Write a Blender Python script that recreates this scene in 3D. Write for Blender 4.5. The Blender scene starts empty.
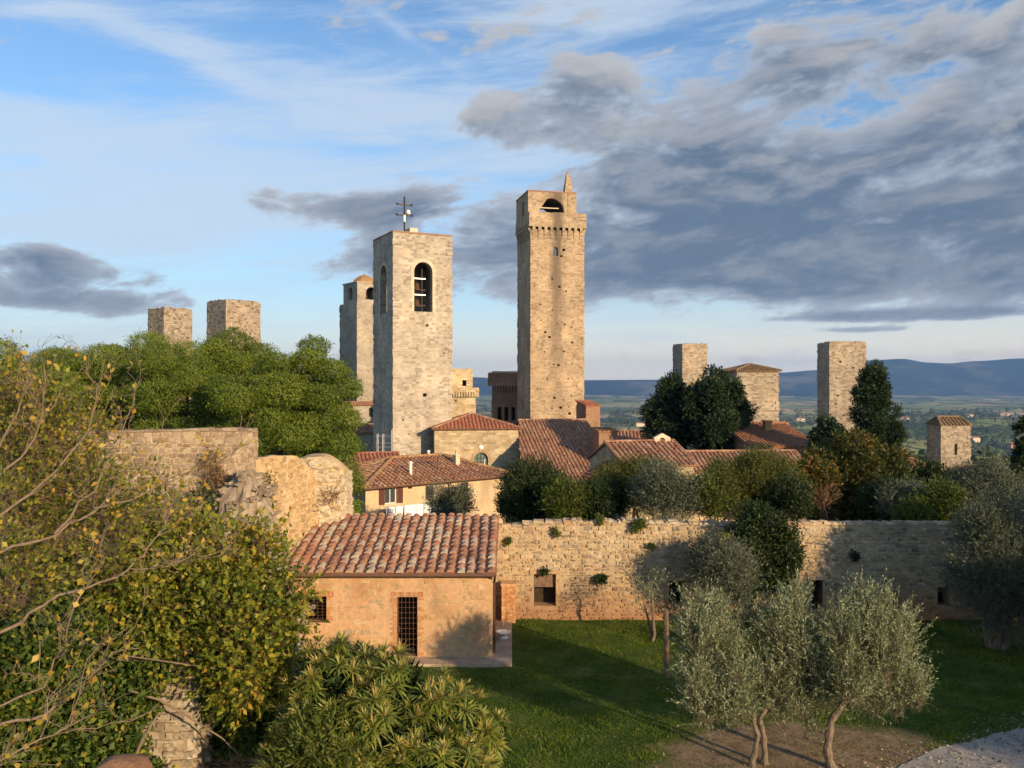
import bpy, math, random
import numpy as np
from mathutils import Vector, Matrix, noise as mnoise
from mathutils.geometry import tessellate_polygon

random.seed(7)
R = math.radians
F, CZ = 850.0, 10.0           # focal length in pixels, camera height above the lawn
scene = bpy.context.scene
COL = scene.collection

def X(px, Y): return (px - 512) / F * Y
def Z(py, Y): return CZ - (py - 384) / F * Y
def at(px, py, Y): return Vector((X(px, Y), Y, Z(py, Y)))

# ------------------------------------------------------------------ node helpers
def nd(nt, typ, ins=None, **attrs):
    n = nt.nodes.new(typ)
    for k, v in attrs.items(): setattr(n, k, v)
    for k, v in (ins or {}).items():
        s = n.inputs[k]
        if isinstance(v, bpy.types.NodeSocket): nt.links.new(v, s)
        else: s.default_value = v
    return n

def mth(nt, op, a, b=None, c=None, clamp=False):
    ins = {0: a}
    if b is not None: ins[1] = b
    if c is not None: ins[2] = c
    n = nd(nt, 'ShaderNodeMath', ins, operation=op); n.use_clamp = clamp
    return n.outputs[0]

def mix(nt, fac, a, b, mode='MIX'):
    n = nt.nodes.new('ShaderNodeMix'); n.data_type = 'RGBA'; n.blend_type = mode
    for s, v in ((n.inputs[0], fac), (n.inputs[6], a), (n.inputs[7], b)):
        if isinstance(v, bpy.types.NodeSocket): nt.links.new(v, s)
        elif isinstance(v, (int, float)): s.default_value = v
        else: s.default_value = (*v[:3], 1)
    return n.outputs[2]

def ramp(nt, fac, stops, interp='LINEAR'):
    n = nt.nodes.new('ShaderNodeValToRGB'); cr = n.color_ramp; cr.interpolation = interp
    while len(cr.elements) > 1: cr.elements.remove(cr.elements[-1])
    for i, (p, c) in enumerate(stops):
        e = cr.elements[0] if i == 0 else cr.elements.new(p)
        e.position = p
        e.color = (*c, 1) if not isinstance(c, (int, float)) else (c, c, c, 1)
    nt.links.new(fac, n.inputs[0])
    return n.outputs[0]

def noise(nt, vec, scale, detail=4, rough=.55, dist=0.0):
    n = nd(nt, 'ShaderNodeTexNoise', {'Scale': scale, 'Detail': detail, 'Roughness': rough, 'Distortion': dist})
    if vec is not None: nt.links.new(vec, n.inputs['Vector'])
    return n.outputs[0]

def maprange(nt, v, a, b, c=0.0, d=1.0, smooth=False):
    n = nd(nt, 'ShaderNodeMapRange', {0: v, 1: a, 2: b, 3: c, 4: d})
    if smooth: n.interpolation_type = 'SMOOTHSTEP'
    return n.outputs[0]

def newmat(name, rough=.9, spec=.2):
    m = bpy.data.materials.new(name); m.use_nodes = True
    nt = m.node_tree; b = nt.nodes['Principled BSDF']
    b.inputs['Roughness'].default_value = rough
    b.inputs['Specular IOR Level'].default_value = spec
    return m, nt, b

def bump(nt, b, h, strength, dist):
    n = nd(nt, 'ShaderNodeBump', {'Strength': strength, 'Distance': dist, 'Height': h})
    nt.links.new(n.outputs[0], b.inputs['Normal'])

def plain(name, col, rough=.8, spec=.3, metal=0, var=.15, scale=3.0):
    m, nt, b = newmat(name, rough, spec)
    b.inputs['Metallic'].default_value = metal
    tc = nd(nt, 'ShaderNodeTexCoord').outputs['Object']
    n = noise(nt, tc, scale, 5)
    v = maprange(nt, n, .3, .7, 1 - var, 1 + var)
    nt.links.new(mix(nt, 1.0, col, v, 'MULTIPLY'), b.inputs['Base Color'])
    return m

def wall_uv(nt):
    tc = nd(nt, 'ShaderNodeTexCoord').outputs['Object']
    s = nd(nt, 'ShaderNodeSeparateXYZ', {0: tc})
    u = mth(nt, 'ADD', s.outputs[0], s.outputs[1])
    return tc, u, s.outputs[2]

def ashlar(name, cols, mortar, w=.5, h=.27, bstr=.5, dark=(.12, .1, .085), stain=.5, lich=0.0, streak=False):
    """coursed squared stone in object space (faces run along local x or y)"""
    m, nt, b = newmat(name)
    tc, u, z = wall_uv(nt)
    wob = mth(nt, 'MULTIPLY', mth(nt, 'SUBTRACT', noise(nt, tc, 1.3, 3), .5), .35)
    zz = mth(nt, 'ADD', mth(nt, 'DIVIDE', z, h), wob)
    row = mth(nt, 'FLOOR', zz)
    rr = nd(nt, 'ShaderNodeTexWhiteNoise', {'W': row}, noise_dimensions='1D').outputs['Value']
    uu = mth(nt, 'ADD', mth(nt, 'MULTIPLY', mth(nt, 'DIVIDE', u, w), mth(nt, 'ADD', mth(nt, 'MULTIPLY', rr, .6), .7)), mth(nt, 'MULTIPLY', rr, 17.3))
    wn = nd(nt, 'ShaderNodeCombineXYZ', {0: mth(nt, 'MULTIPLY', uu, .9), 1: row}).outputs[0]
    uu = mth(nt, 'ADD', uu, mth(nt, 'MULTIPLY', mth(nt, 'SUBTRACT', noise(nt, wn, .8, 1), .5), 1.2))
    cell = mth(nt, 'FLOOR', uu)
    cv = nd(nt, 'ShaderNodeCombineXYZ', {0: cell, 1: row}).outputs[0]
    rnd = nd(nt, 'ShaderNodeTexWhiteNoise', {'Vector': cv}, noise_dimensions='2D').outputs['Value']
    fu = mth(nt, 'FRACT', uu); fz = mth(nt, 'FRACT', zz)
    eu = mth(nt, 'MULTIPLY', mth(nt, 'MINIMUM', fu, mth(nt, 'SUBTRACT', 1.0, fu)), w)
    ez = mth(nt, 'MULTIPLY', mth(nt, 'MINIMUM', fz, mth(nt, 'SUBTRACT', 1.0, fz)), h)
    e = mth(nt, 'MINIMUM', eu, ez)
    fine = noise(nt, tc, 9.0, 6, .65)
    mk = maprange(nt, mth(nt, 'ADD', e, mth(nt, 'MULTIPLY', mth(nt, 'SUBTRACT', fine, .5), .03)), .006, .03, 0, 1, True)
    n = len(cols)
    c = ramp(nt, rnd, [((i + .5) / n, cc) for i, cc in enumerate(cols)])
    c = mix(nt, 1.0, c, maprange(nt, fine, .25, .75, .82, 1.18), 'MULTIPLY')
    c = mix(nt, mk, mortar, c)
    big = noise(nt, tc, .22, 4, .6)
    c = mix(nt, 1.0, c, maprange(nt, big, .3, .7, .7, 1.2), 'MULTIPLY')
    pa = noise(nt, tc, .42, 3, .45)
    c = mix(nt, maprange(nt, pa, .57, .60, 0, .45), c, mix(nt, 1.0, c, (1.22, 1.16, 1.08), 'MULTIPLY'))
    c = mix(nt, maprange(nt, noise(nt, tc, .5, 4, .55), .40, .35, 0, .6), c, mix(nt, 1.0, c, (.68, .62, .56), 'MULTIPLY'))
    sv = nd(nt, 'ShaderNodeMapping', {'Vector': tc, 'Scale': (1.0, 1.0, .22)}).outputs[0]
    st = maprange(nt, noise(nt, sv, .7, 6, .7), .56, .75, 0, stain, True)
    c = mix(nt, st, c, dark)
    if streak:
        sx = nd(nt, 'ShaderNodeSeparateXYZ', {0: tc}).outputs
        wob2 = mth(nt, 'MULTIPLY', mth(nt, 'SUBTRACT', noise(nt, sv, .9, 5, .7), .5), 3.2)
        dd = mth(nt, 'ABSOLUTE', mth(nt, 'ADD', mth(nt, 'ADD', sx[0], .1), wob2))
        m1 = mth(nt, 'MULTIPLY', maprange(nt, dd, .2, 1.6, .85, 0, True), maprange(nt, sx[2], 12, 34, .25, 1))
        c = mix(nt, m1, c, (.13, .10, .075))
    if lich:
        lv = maprange(nt, noise(nt, tc, 1.8, 6, .7), .58, .68, 0, lich, True)
        c = mix(nt, lv, c, (.42, .27, .09))
    nt.links.new(c, b.inputs['Base Color'])
    hgt = mth(nt, 'ADD', mth(nt, 'MULTIPLY', mk, .7), mth(nt, 'ADD', mth(nt, 'MULTIPLY', fine, .5), mth(nt, 'MULTIPLY', rnd, .35)))
    bump(nt, b, hgt, bstr, .06)
    return m

def varstone(name, cols, mortar=None, stain=.4, dark=(.1, .085, .07), nscale=6.0, bstr=.6, base=None, pale_patch=None):
    """individually built stones coloured by their own 'var' value"""
    m, nt, b = newmat(name)
    tc = nd(nt, 'ShaderNodeTexCoord').outputs['Object']
    a = nd(nt, 'ShaderNodeAttribute', attribute_name='var').outputs['Fac']
    n = len(cols)
    c = ramp(nt, a, [((i + .5) / n, cc) for i, cc in enumerate(cols)])
    fine = noise(nt, tc, nscale, 7, .68)
    c = mix(nt, 1.0, c, maprange(nt, fine, .25, .75, .72, 1.28), 'MULTIPLY')
    big = noise(nt, tc, .45, 5, .6)
    c = mix(nt, maprange(nt, big, .52, .68, 0, stain, True), c, dark)
    if pale_patch:
        c = mix(nt, maprange(nt, noise(nt, tc, .75, 6, .68), .55, .66, 0, .55, True), c, pale_patch)  # whitish stone patches scattered at random over the whole face
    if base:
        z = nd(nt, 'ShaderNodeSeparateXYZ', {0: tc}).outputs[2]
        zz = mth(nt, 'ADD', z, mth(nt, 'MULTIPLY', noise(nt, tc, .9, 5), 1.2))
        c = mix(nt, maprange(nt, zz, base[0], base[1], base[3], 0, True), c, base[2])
    nt.links.new(c, b.inputs['Base Color'])
    bump(nt, b, fine, bstr, .05)
    return m

def tilemat(name, cols, lich=.35, lc=(.42, .38, .3)):
    m, nt, b = newmat(name, .85, .25)
    tc = nd(nt, 'ShaderNodeTexCoord').outputs['Object']
    a = nd(nt, 'ShaderNodeAttribute', attribute_name='var').outputs['Fac']
    n = len(cols)
    c = ramp(nt, a, [((i + .5) / n, cc) for i, cc in enumerate(cols)])
    f = noise(nt, tc, 8.0, 6, .7)
    c = mix(nt, 1.0, c, maprange(nt, f, .3, .7, .75, 1.2), 'MULTIPLY')
    c = mix(nt, maprange(nt, noise(nt, tc, 2.2, 8, .75), .54, .66, 0, lich, True), c, lc)
    c = mix(nt, maprange(nt, noise(nt, tc, .5, 4, .6), .5, .7, 0, .4, True), c, (.1, .07, .055))
    nt.links.new(c, b.inputs['Base Color'])
    bump(nt, b, f, .3, .02)
    return m

def plaster(name, cols, bstr=.25, stainc=(.25, .17, .1), stain=.5, scale=1.0):
    m, nt, b = newmat(name)
    tc = nd(nt, 'ShaderNodeTexCoord').outputs['Object']
    n1 = noise(nt, tc, .9 * scale, 6, .65)
    c = ramp(nt, n1, [(.3 + .4 * i / (len(cols) - 1), cc) for i, cc in enumerate(cols)])
    n2 = noise(nt, tc, 6 * scale, 6, .7)
    c = mix(nt, 1.0, c, maprange(nt, n2, .3, .7, .85, 1.15), 'MULTIPLY')
    sv = nd(nt, 'ShaderNodeMapping', {'Vector': tc, 'Scale': (1, 1, .35)}).outputs[0]
    c = mix(nt, maprange(nt, noise(nt, sv, .6 * scale, 5, .6), .55, .72, 0, stain, True), c, stainc)
    nt.links.new(c, b.inputs['Base Color'])
    bump(nt, b, n2, bstr, .03)
    return m

def leafmat(name, cols, trans=.35, rough=.55, spec=.3):
    m = bpy.data.materials.new(name); m.use_nodes = True
    nt = m.node_tree; b = nt.nodes['Principled BSDF']; out = nt.nodes['Material Output']
    b.inputs['Roughness'].default_value = rough; b.inputs['Specular IOR Level'].default_value = spec
    a = nd(nt, 'ShaderNodeAttribute', attribute_name='var').outputs['Fac']
    n = len(cols)
    c = ramp(nt, a, [((i + .5) / n, cc) for i, cc in enumerate(cols)])
    nt.links.new(c, b.inputs['Base Color'])
    t = nd(nt, 'ShaderNodeBsdfTranslucent', {'Color': mix(nt, 1.0, c, (1.25, 1.2, .55), 'MULTIPLY')})
    ms = nd(nt, 'ShaderNodeMixShader', {0: trans, 1: b.outputs[0], 2: t.outputs[0]})
    nt.links.new(ms.outputs[0], out.inputs['Surface'])
    return m

def bark(name, c1, c2, scale=14):
    m, nt, b = newmat(name)
    tc = nd(nt, 'ShaderNodeTexCoord').outputs['Object']
    v = nd(nt, 'ShaderNodeMapping', {'Vector': tc, 'Scale': (1, 1, .25)}).outputs[0]
    n = noise(nt, v, scale, 7, .7)
    nt.links.new(ramp(nt, n, [(.3, c1), (.7, c2)]), b.inputs['Base Color'])
    bump(nt, b, n, .7, .03)
    return m

# ------------------------------------------------------------------ mesh helpers
class MB:
    def __init__(s): s.v = []; s.f = []; s.var = []; s.cur = None
    def add(s, verts, faces, var=None):
        o = len(s.v)
        s.v.extend([tuple(p) for p in verts])
        s.f.extend([tuple(i + o for i in f) for f in faces])
        vv = var if var is not None else (s.cur if s.cur is not None else .5)
        s.var.extend([vv] * len(faces))
    def box(s, x0, y0, z0, x1, y1, z1, var=None):
        s.add([(x0, y0, z0), (x1, y0, z0), (x1, y1, z0), (x0, y1, z0), (x0, y0, z1), (x1, y0, z1), (x1, y1, z1), (x0, y1, z1)],
              [(0, 3, 2, 1), (4, 5, 6, 7), (0, 1, 5, 4), (1, 2, 6, 5), (2, 3, 7, 6), (3, 0, 4, 7)], var)
    def bar(s, a, b, w, d=None, var=None):
        a, b = Vector(a), Vector(b); d = d or w
        t = (b - a).normalized(); up = Vector((0, 0, 1)) if abs(t.z) < .9 else Vector((0, 1, 0))
        x = t.cross(up).normalized() * w / 2; y = x.normalized().cross(t) * d / 2
        vs = [a - x - y, a + x - y, a + x + y, a - x + y, b - x - y, b + x - y, b + x + y, b - x + y]
        s.add(vs, [(0, 3, 2, 1), (4, 5, 6, 7), (0, 1, 5, 4), (1, 2, 6, 5), (2, 3, 7, 6), (3, 0, 4, 7)], var)
    def tube(s, pts, rad, n=8, var=None, caps=True):
        pts = [Vector(p) for p in pts]; k = len(pts)
        if not hasattr(rad, '__len__'): rad = [rad] * k
        vs = []; prev = None
        for i, p in enumerate(pts):
            t = (pts[min(i + 1, k - 1)] - pts[max(i - 1, 0)]).normalized()
            if prev is None:
                u = t.cross(Vector((0, 0, 1)) if abs(t.z) < .9 else Vector((1, 0, 0))).normalized()
            else:
                u = (prev - t * prev.dot(t)).normalized()
            prev = u; w = t.cross(u)
            for j in range(n):
                a = 2 * math.pi * j / n
                vs.append(p + (u * math.cos(a) + w * math.sin(a)) * rad[i])
        fs = [(i * n + j, i * n + (j + 1) % n, (i + 1) * n + (j + 1) % n, (i + 1) * n + j) for i in range(k - 1) for j in range(n)]
        if caps: fs += [tuple(range(n - 1, -1, -1)), tuple((k - 1) * n + j for j in range(n))]
        s.add(vs, fs, var)
    def lathe(s, base, prof, n=16, var=None):
        b = Vector(base); vs = []
        for r, z in prof:
            for j in range(n):
                a = 2 * math.pi * j / n
                vs.append((b.x + r * math.cos(a), b.y + r * math.sin(a), b.z + z))
        k = len(prof)
        fs = [(i * n + j, i * n + (j + 1) % n, (i + 1) * n + (j + 1) % n, (i + 1) * n + j) for i in range(k - 1) for j in range(n)]
        fs += [tuple(range(n - 1, -1, -1)), tuple((k - 1) * n + j for j in range(n))]
        s.add(vs, fs, var)
    def panel(s, o, ud, ind, outline, holes=(), t=.5, var=None, back=True):
        """flat wall with holes: outline and holes in (u, height), thickness t along ind"""
        o, ud, ind = Vector(o), Vector(ud), Vector(ind)
        rings = [list(outline)] + [list(h) for h in holes]
        flat = [p for r in rings for p in r]; n = len(flat)
        tri = tessellate_polygon([[Vector((p[0], p[1], 0)) for p in r] for r in rings])
        P = [o + ud * p[0] + Vector((0, 0, p[1])) for p in flat]
        vs = P + [p + ind * t for p in P]
        fs = [tuple(f) for f in tri]
        if back: fs += [tuple(i + n for i in reversed(f)) for f in tri]
        b = 0
        for r in rings:
            k = len(r)
            for i in range(k):
                j = (i + 1) % k
                fs.append((b + i, b + j, n + b + j, n + b + i))
            b += k
        s.add(vs, fs, var)
    def build(s, name, mat, parent=None, loc=None, smooth=False):
        me = bpy.data.meshes.new(name)
        sh = Vector(loc) if loc is not None else None
        v = s.v if sh is None else [(p[0] - sh.x, p[1] - sh.y, p[2] - sh.z) for p in s.v]
        me.from_pydata(v, [], s.f)
        me.validate()
        if len(me.polygons) == len(s.var):
            at_ = me.attributes.new('var', 'FLOAT', 'FACE'); at_.data.foreach_set('value', np.array(s.var, np.float32))
        if smooth: me.polygons.foreach_set('use_smooth', [True] * len(me.polygons))
        me.materials.append(mat)
        o = bpy.data.objects.new(name, me); COL.objects.link(o)
        if parent is not None: o.parent = parent
        elif sh is not None: o.location = sh
        return o

def npmesh(name, V, Fq, var, mat, parent=None, loc=None):
    """quad mesh straight from arrays"""
    me = bpy.data.meshes.new(name)
    V = np.asarray(V, np.float32)
    if loc is not None: V = V - np.array(loc, np.float32)
    n, k = Fq.shape
    me.vertices.add(len(V)); me.vertices.foreach_set('co', V.ravel())
    me.loops.add(n * k); me.loops.foreach_set('vertex_index', Fq.astype(np.int32).ravel())
    me.polygons.add(n); me.polygons.foreach_set('loop_start', np.arange(0, n * k, k, dtype=np.int32))
    a = me.attributes.new('var', 'FLOAT', 'FACE'); a.data.foreach_set('value', np.asarray(var, np.float32))
    me.update(calc_edges=True)
    me.materials.append(mat)
    o = bpy.data.objects.new(name, me); COL.objects.link(o)
    if parent is not None: o.parent = parent
    elif loc is not None: o.location = loc
    return o

def tag(o, label=None, cat=None, group=None, kind=None):
    if label: o['label'] = label
    if cat: o['category'] = cat
    if group: o['group'] = group
    if kind: o['kind'] = kind
    return o

def thing(name, label, cat, loc=(0, 0, 0), rz=0.0, group=None):
    o = bpy.data.objects.new(name, None); COL.objects.link(o)
    o.location = loc; o.rotation_euler = (0, 0, rz); o.empty_display_size = .3
    return tag(o, label, cat, group)

def arch(u0, u1, v0, v1, n=10, pointed=False):
    r = (u1 - u0) / 2; c = (u0 + u1) / 2; pts = [(u0, v0), (u1, v0)]
    if pointed:
        hh = (u1 - u0) * .8; s = v1 - hh
        for i in range(n + 1):
            t = i / n; pts.append((u1 - r * t, s + hh * math.sin(t * math.pi / 2) ** .9))
        for i in range(n - 1, -1, -1):
            t = i / n; pts.append((u0 + r * t, s + hh * math.sin(t * math.pi / 2) ** .9))
        return pts
    s = v1 - r
    for i in range(n + 1):
        a = math.pi * i / n
        pts.append((c + r * math.cos(a), s + r * math.sin(a)))
    return pts

def rect(u0, u1, v0, v1): return [(u0, v0), (u1, v0), (u1, v1), (u0, v1)]

def rough_outline(w, z0, z1, amp=.12, step=.4, seed=0):
    rg = random.Random(seed); pts = [(0, z0), (w, z0)]
    n = max(2, int(w / step))
    for i in range(n + 1):
        u = w * (1 - i / n); pts.append((u, z1 + (rg.uniform(-amp, amp * .3) if 0 < i < n else -amp * .5 * rg.random())))
    return pts

# tiled roof plane: convex polygon pts (3D, planar); first edge p0->p1 is the eave
def tile_plane(mb, pts, sp=.4, tl=.45, r=None, rg=random, seg=4, base=True, lo=0.0, hi=1.0, th=.12):
    pts = [Vector(p) for p in pts]
    e = (pts[1] - pts[0]).normalized()
    nrm = None
    for q in pts[2:]:
        c = (pts[1] - pts[0]).cross(q - pts[0])
        if c.length > 1e-6: nrm = c.normalized(); break
    if nrm.z < 0: nrm = -nrm
    s = nrm.cross(e); s = s if s.z > 0 else -s
    uv = [((p - pts[0]).dot(e), (p - pts[0]).dot(s)) for p in pts]
    if base:
        n = len(pts); low = [p - nrm * th for p in pts]
        fs = [tuple(range(n)), tuple(range(2 * n - 1, n - 1, -1))] + [(i, (i + 1) % n, n + (i + 1) % n, n + i) for i in range(n)]
        mb.add([p for p in pts] + low, fs, .08)
    umin, umax = min(u for u, _ in uv), max(u for u, _ in uv)
    r = r or sp * .36
    ncol = max(1, int((umax - umin) / sp))
    spx = (umax - umin) / ncol
    for i in range(ncol):
        u = umin + (i + .5) * spx
        hits = []
        k = len(uv)
        for a in range(k):
            (ua, va), (ub, vb) = uv[a], uv[(a + 1) % k]
            if (ua - u) * (ub - u) < 0: hits.append(va + (vb - va) * (u - ua) / (ub - ua))
        if len(hits) < 2: continue
        v0, v1 = min(hits), max(hits)
        if v1 - v0 < .05: continue
        v = v0 - .06 + rg.uniform(-.03, .03)
        while v < v1:
            L = min(tl * 1.12, v1 - v + .04)
            var = min(hi, max(lo, rg.random()))
            ra = r * rg.uniform(.95, 1.08); rb = ra * .82
            du = rg.uniform(-.032, .032) * sp / .4; tilt = rg.uniform(-.03, .05) * sp
            vs = []
            for (vv, rr, lift) in ((v, ra, .035 + tilt), (v + L, rb, .0)):
                for j in range(seg + 1):
                    a = math.pi * j / seg
                    vs.append(pts[0] + e * (u + du + rr * math.cos(a)) + s * vv + nrm * (rr * .8 * math.sin(a) + lift))
            fs = [(j, j + 1, seg + 2 + j, seg + 1 + j) for j in range(seg)] + [tuple(range(seg + 1))]
            mb.add(vs, fs, var)
            v += tl
def ridge_caps(mb, a, b, r=.16, tl=.45, rg=random, seg=5):
    a, b = Vector(a), Vector(b); L = (b - a).length; t = (b - a) / L
    w = t.cross(Vector((0, 0, 1))).normalized(); up = w.cross(t)
    n = max(1, int(L / tl))
    for i in range(n):
        p, q = a + t * (L * i / n), a + t * (L * (i + 1.1) / n)
        vs = []
        for (c, rr) in ((p, r), (q, r * .85)):
            for j in range(seg + 1):
                an = math.pi * j / seg
                vs.append(c + w * rr * math.cos(an) + up * (rr * math.sin(an) - .02))
        mb.add(vs, [(j, j + 1, seg + 2 + j, seg + 1 + j) for j in range(seg)] + [tuple(range(seg + 1))], rg.random())

# individually laid stones on a wall face
def lay_stones(mb, o, ud, outd, u0, u1, z0, zt, h=.17, w=(.18, .42), holes=(), out=(.015, .06), rg=random, gap=.018, skip=.04, round_=.78, jit=.022):
    o, ud, outd = Vector(o), Vector(ud), Vector(outd)
    z = z0
    while True:
        hh = h * rg.uniform(.6, 1.5)
        u = u0 - rg.uniform(0, w[0])
        any_ = False
        while u < u1:
            ww = rg.uniform(*w)
            a, b = max(u, u0), min(u + ww, u1)
            u += ww
            if b - a < .05: continue
            top = min(z + hh, zt((a + b) / 2))
            if top - z < .04: continue
            any_ = True
            if rg.random() < skip: continue
            if any(a < h_[1] and b > h_[0] and z < h_[3] and top > h_[2] for h_ in holes): continue
            ou = rg.uniform(*out); g = gap
            j = lambda s=jit: rg.uniform(-s, s)
            q = [(a + g + j(), z + g + j()), (b - g + j(), z + g + j()), (b - g + j(), top - g + j()), (a + g + j(), top - g + j())]
            ce = ((a + b) / 2, (z + top) / 2); c = round_
            base = [o + ud * p[0] + Vector((0, 0, p[1])) for p in q]
            front = [o + ud * (ce[0] + (p[0] - ce[0]) * c) + Vector((0, 0, ce[1] + (p[1] - ce[1]) * c)) + outd * (ou + j(.012)) for p in q]
            mb.add(base + front, [(4, 5, 6, 7), (0, 1, 5, 4), (1, 2, 6, 5), (2, 3, 7, 6), (3, 0, 4, 7)], rg.random())
        z += hh
        if not any_ and z > z0 + .5 or z > 30: break

# ---------------------------------------------------------------- foliage
def rhombs(P, A, L, W, var, rg, fold=0.0, N=None, nr=.6):
    n = len(P)
    rv = rg.normal(size=(n, 3)) if N is None else N + rg.normal(size=(n, 3)) * nr; S = np.cross(A, rv); S /= np.linalg.norm(S, axis=1, keepdims=True) + 1e-9
    L = L[:, None]; W = W[:, None]
    V = np.empty((n, 4, 3), np.float32)
    V[:, 0] = P; V[:, 1] = P + A * L * .45 + S * W * .5; V[:, 2] = P + A * L; V[:, 3] = P + A * L * .45 - S * W * .5
    if fold:
        N = np.cross(A, S); V[:, 1] += N * W * fold; V[:, 3] += N * W * fold
    Fq = np.arange(n * 4).reshape(n, 4)
    return V.reshape(-1, 3), Fq, var

def unit(a): return a / (np.linalg.norm(a, axis=1, keepdims=True) + 1e-9)

def puff_leaves(puffs, n, L, ratio, rg, shell=.5, outw=.8, up=.3, rnd=.7, var=(.0, 1.0), pvar=.25, sub=0, lobes=True):
    """leaves spread through ellipsoid puffs (c, (rx,ry,rz)); returns arrays for rhombs"""
    C = np.array([p[0] for p in puffs], float); Rr = np.array([p[1] for p in puffs], float)
    wgt = (Rr[:, 0] * Rr[:, 1] + Rr[:, 0] * Rr[:, 2] + Rr[:, 1] * Rr[:, 2]); wgt /= wgt.sum()
    idx = rg.choice(len(puffs), n, p=wgt)
    D = unit(rg.normal(size=(n, 3)))
    rad = shell + (1 - shell) * rg.random(n) ** .7
    rad *= 1 + .12 * rg.normal(size=n)
    if lobes:   # ragged outline: direction-dependent bulges
        ph = rg.random((len(puffs), 3)) * 6.28
        a = np.sin(D[:, 0] * 5 + ph[idx, 0]) * np.sin(D[:, 1] * 5 + ph[idx, 1]) + np.sin(D[:, 2] * 6 + ph[idx, 2]) * .6
        rad *= 1 + .16 * a
    P = C[idx] + D * Rr[idx] * rad[:, None]
    A = unit(D * outw + rg.normal(size=(n, 3)) * rnd + np.array([0, 0, up]))
    pv = (rg.random(len(puffs)) - .5) * 2 * pvar
    v = np.clip(var[0] + (var[1] - var[0]) * rg.random(n) + pv[idx], 0.01, .99)
    LL = L * (.6 + .8 * rg.random(n))
    return P, A, LL, LL * ratio, v, D

def make_crown(name, puffs, n, L, ratio, mat, seed, parent, loc, **kw):
    rg = np.random.default_rng(seed)
    fold = kw.pop('fold', .25)
    nr = kw.pop('nr', .55)
    P, A, LL, W, v, D = puff_leaves(puffs, n, L, ratio, rg, **kw)
    V, Fq, v = rhombs(P, A, LL, W, v, rg, fold, D, nr)
    return npmesh(name, V, Fq, v, mat, parent, loc)

def sub_puffs(center, rad, n, rs, rg, flat=1.0, inner=.35):
    """fill an ellipsoid with n smaller puffs near its surface"""
    out = []
    for _ in range(n):
        d = Vector((rg.gauss(0, 1), rg.gauss(0, 1), rg.gauss(0, 1))).normalized()
        k = inner + (1 - inner) * rg.random() ** .6
        c = (center[0] + d.x * rad[0] * k, center[1] + d.y * rad[1] * k, center[2] + d.z * rad[2] * k)
        r = rs * rg.uniform(.7, 1.3)
        out.append((c, (r, r, r * flat)))
    return out

def limb(mb, a, b, r0, r1, rg, wob=.12, n=5, sides=7):
    a, b = Vector(a), Vector(b); L = (b - a).length; pts = []; rr = []
    for i in range(n + 1):
        t = i / n; p = a.lerp(b, t)
        if 0 < i < n: p = p + Vector((rg.gauss(0, 1), rg.gauss(0, 1), rg.gauss(0, .5))) * wob * L * .3
        pts.append(p); rr.append(r0 + (r1 - r0) * t)
    mb.tube(pts, rr, sides); return pts

# ================================================================== SETTING
def ss(a, b, x):
    t = min(1, max(0, (x - a) / (b - a))); return t * t * (3 - 2 * t)

def terr(x, y):
    z = -4.5 * ss(38.5, 70, y)
    z -= 105 * ss(115, 760, y) + 60 * ss(60, 500, -y) + 50 * ss(90, 500, abs(x)) * (1 - ss(115, 760, y))
    r = math.hypot(x, y)
    if r > 200:
        k = ss(200, 1400, r)
        z += k * 26 * mnoise.noise(Vector((x / 900, y / 900, 3.1))) + k * 9 * mnoise.noise(Vector((x / 300, y / 300, 7.7)))
    else:
        z += .05 * mnoise.noise(Vector((x / 2.3, y / 2.3, 0))) * ss(1, 4, r)
    return z

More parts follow.
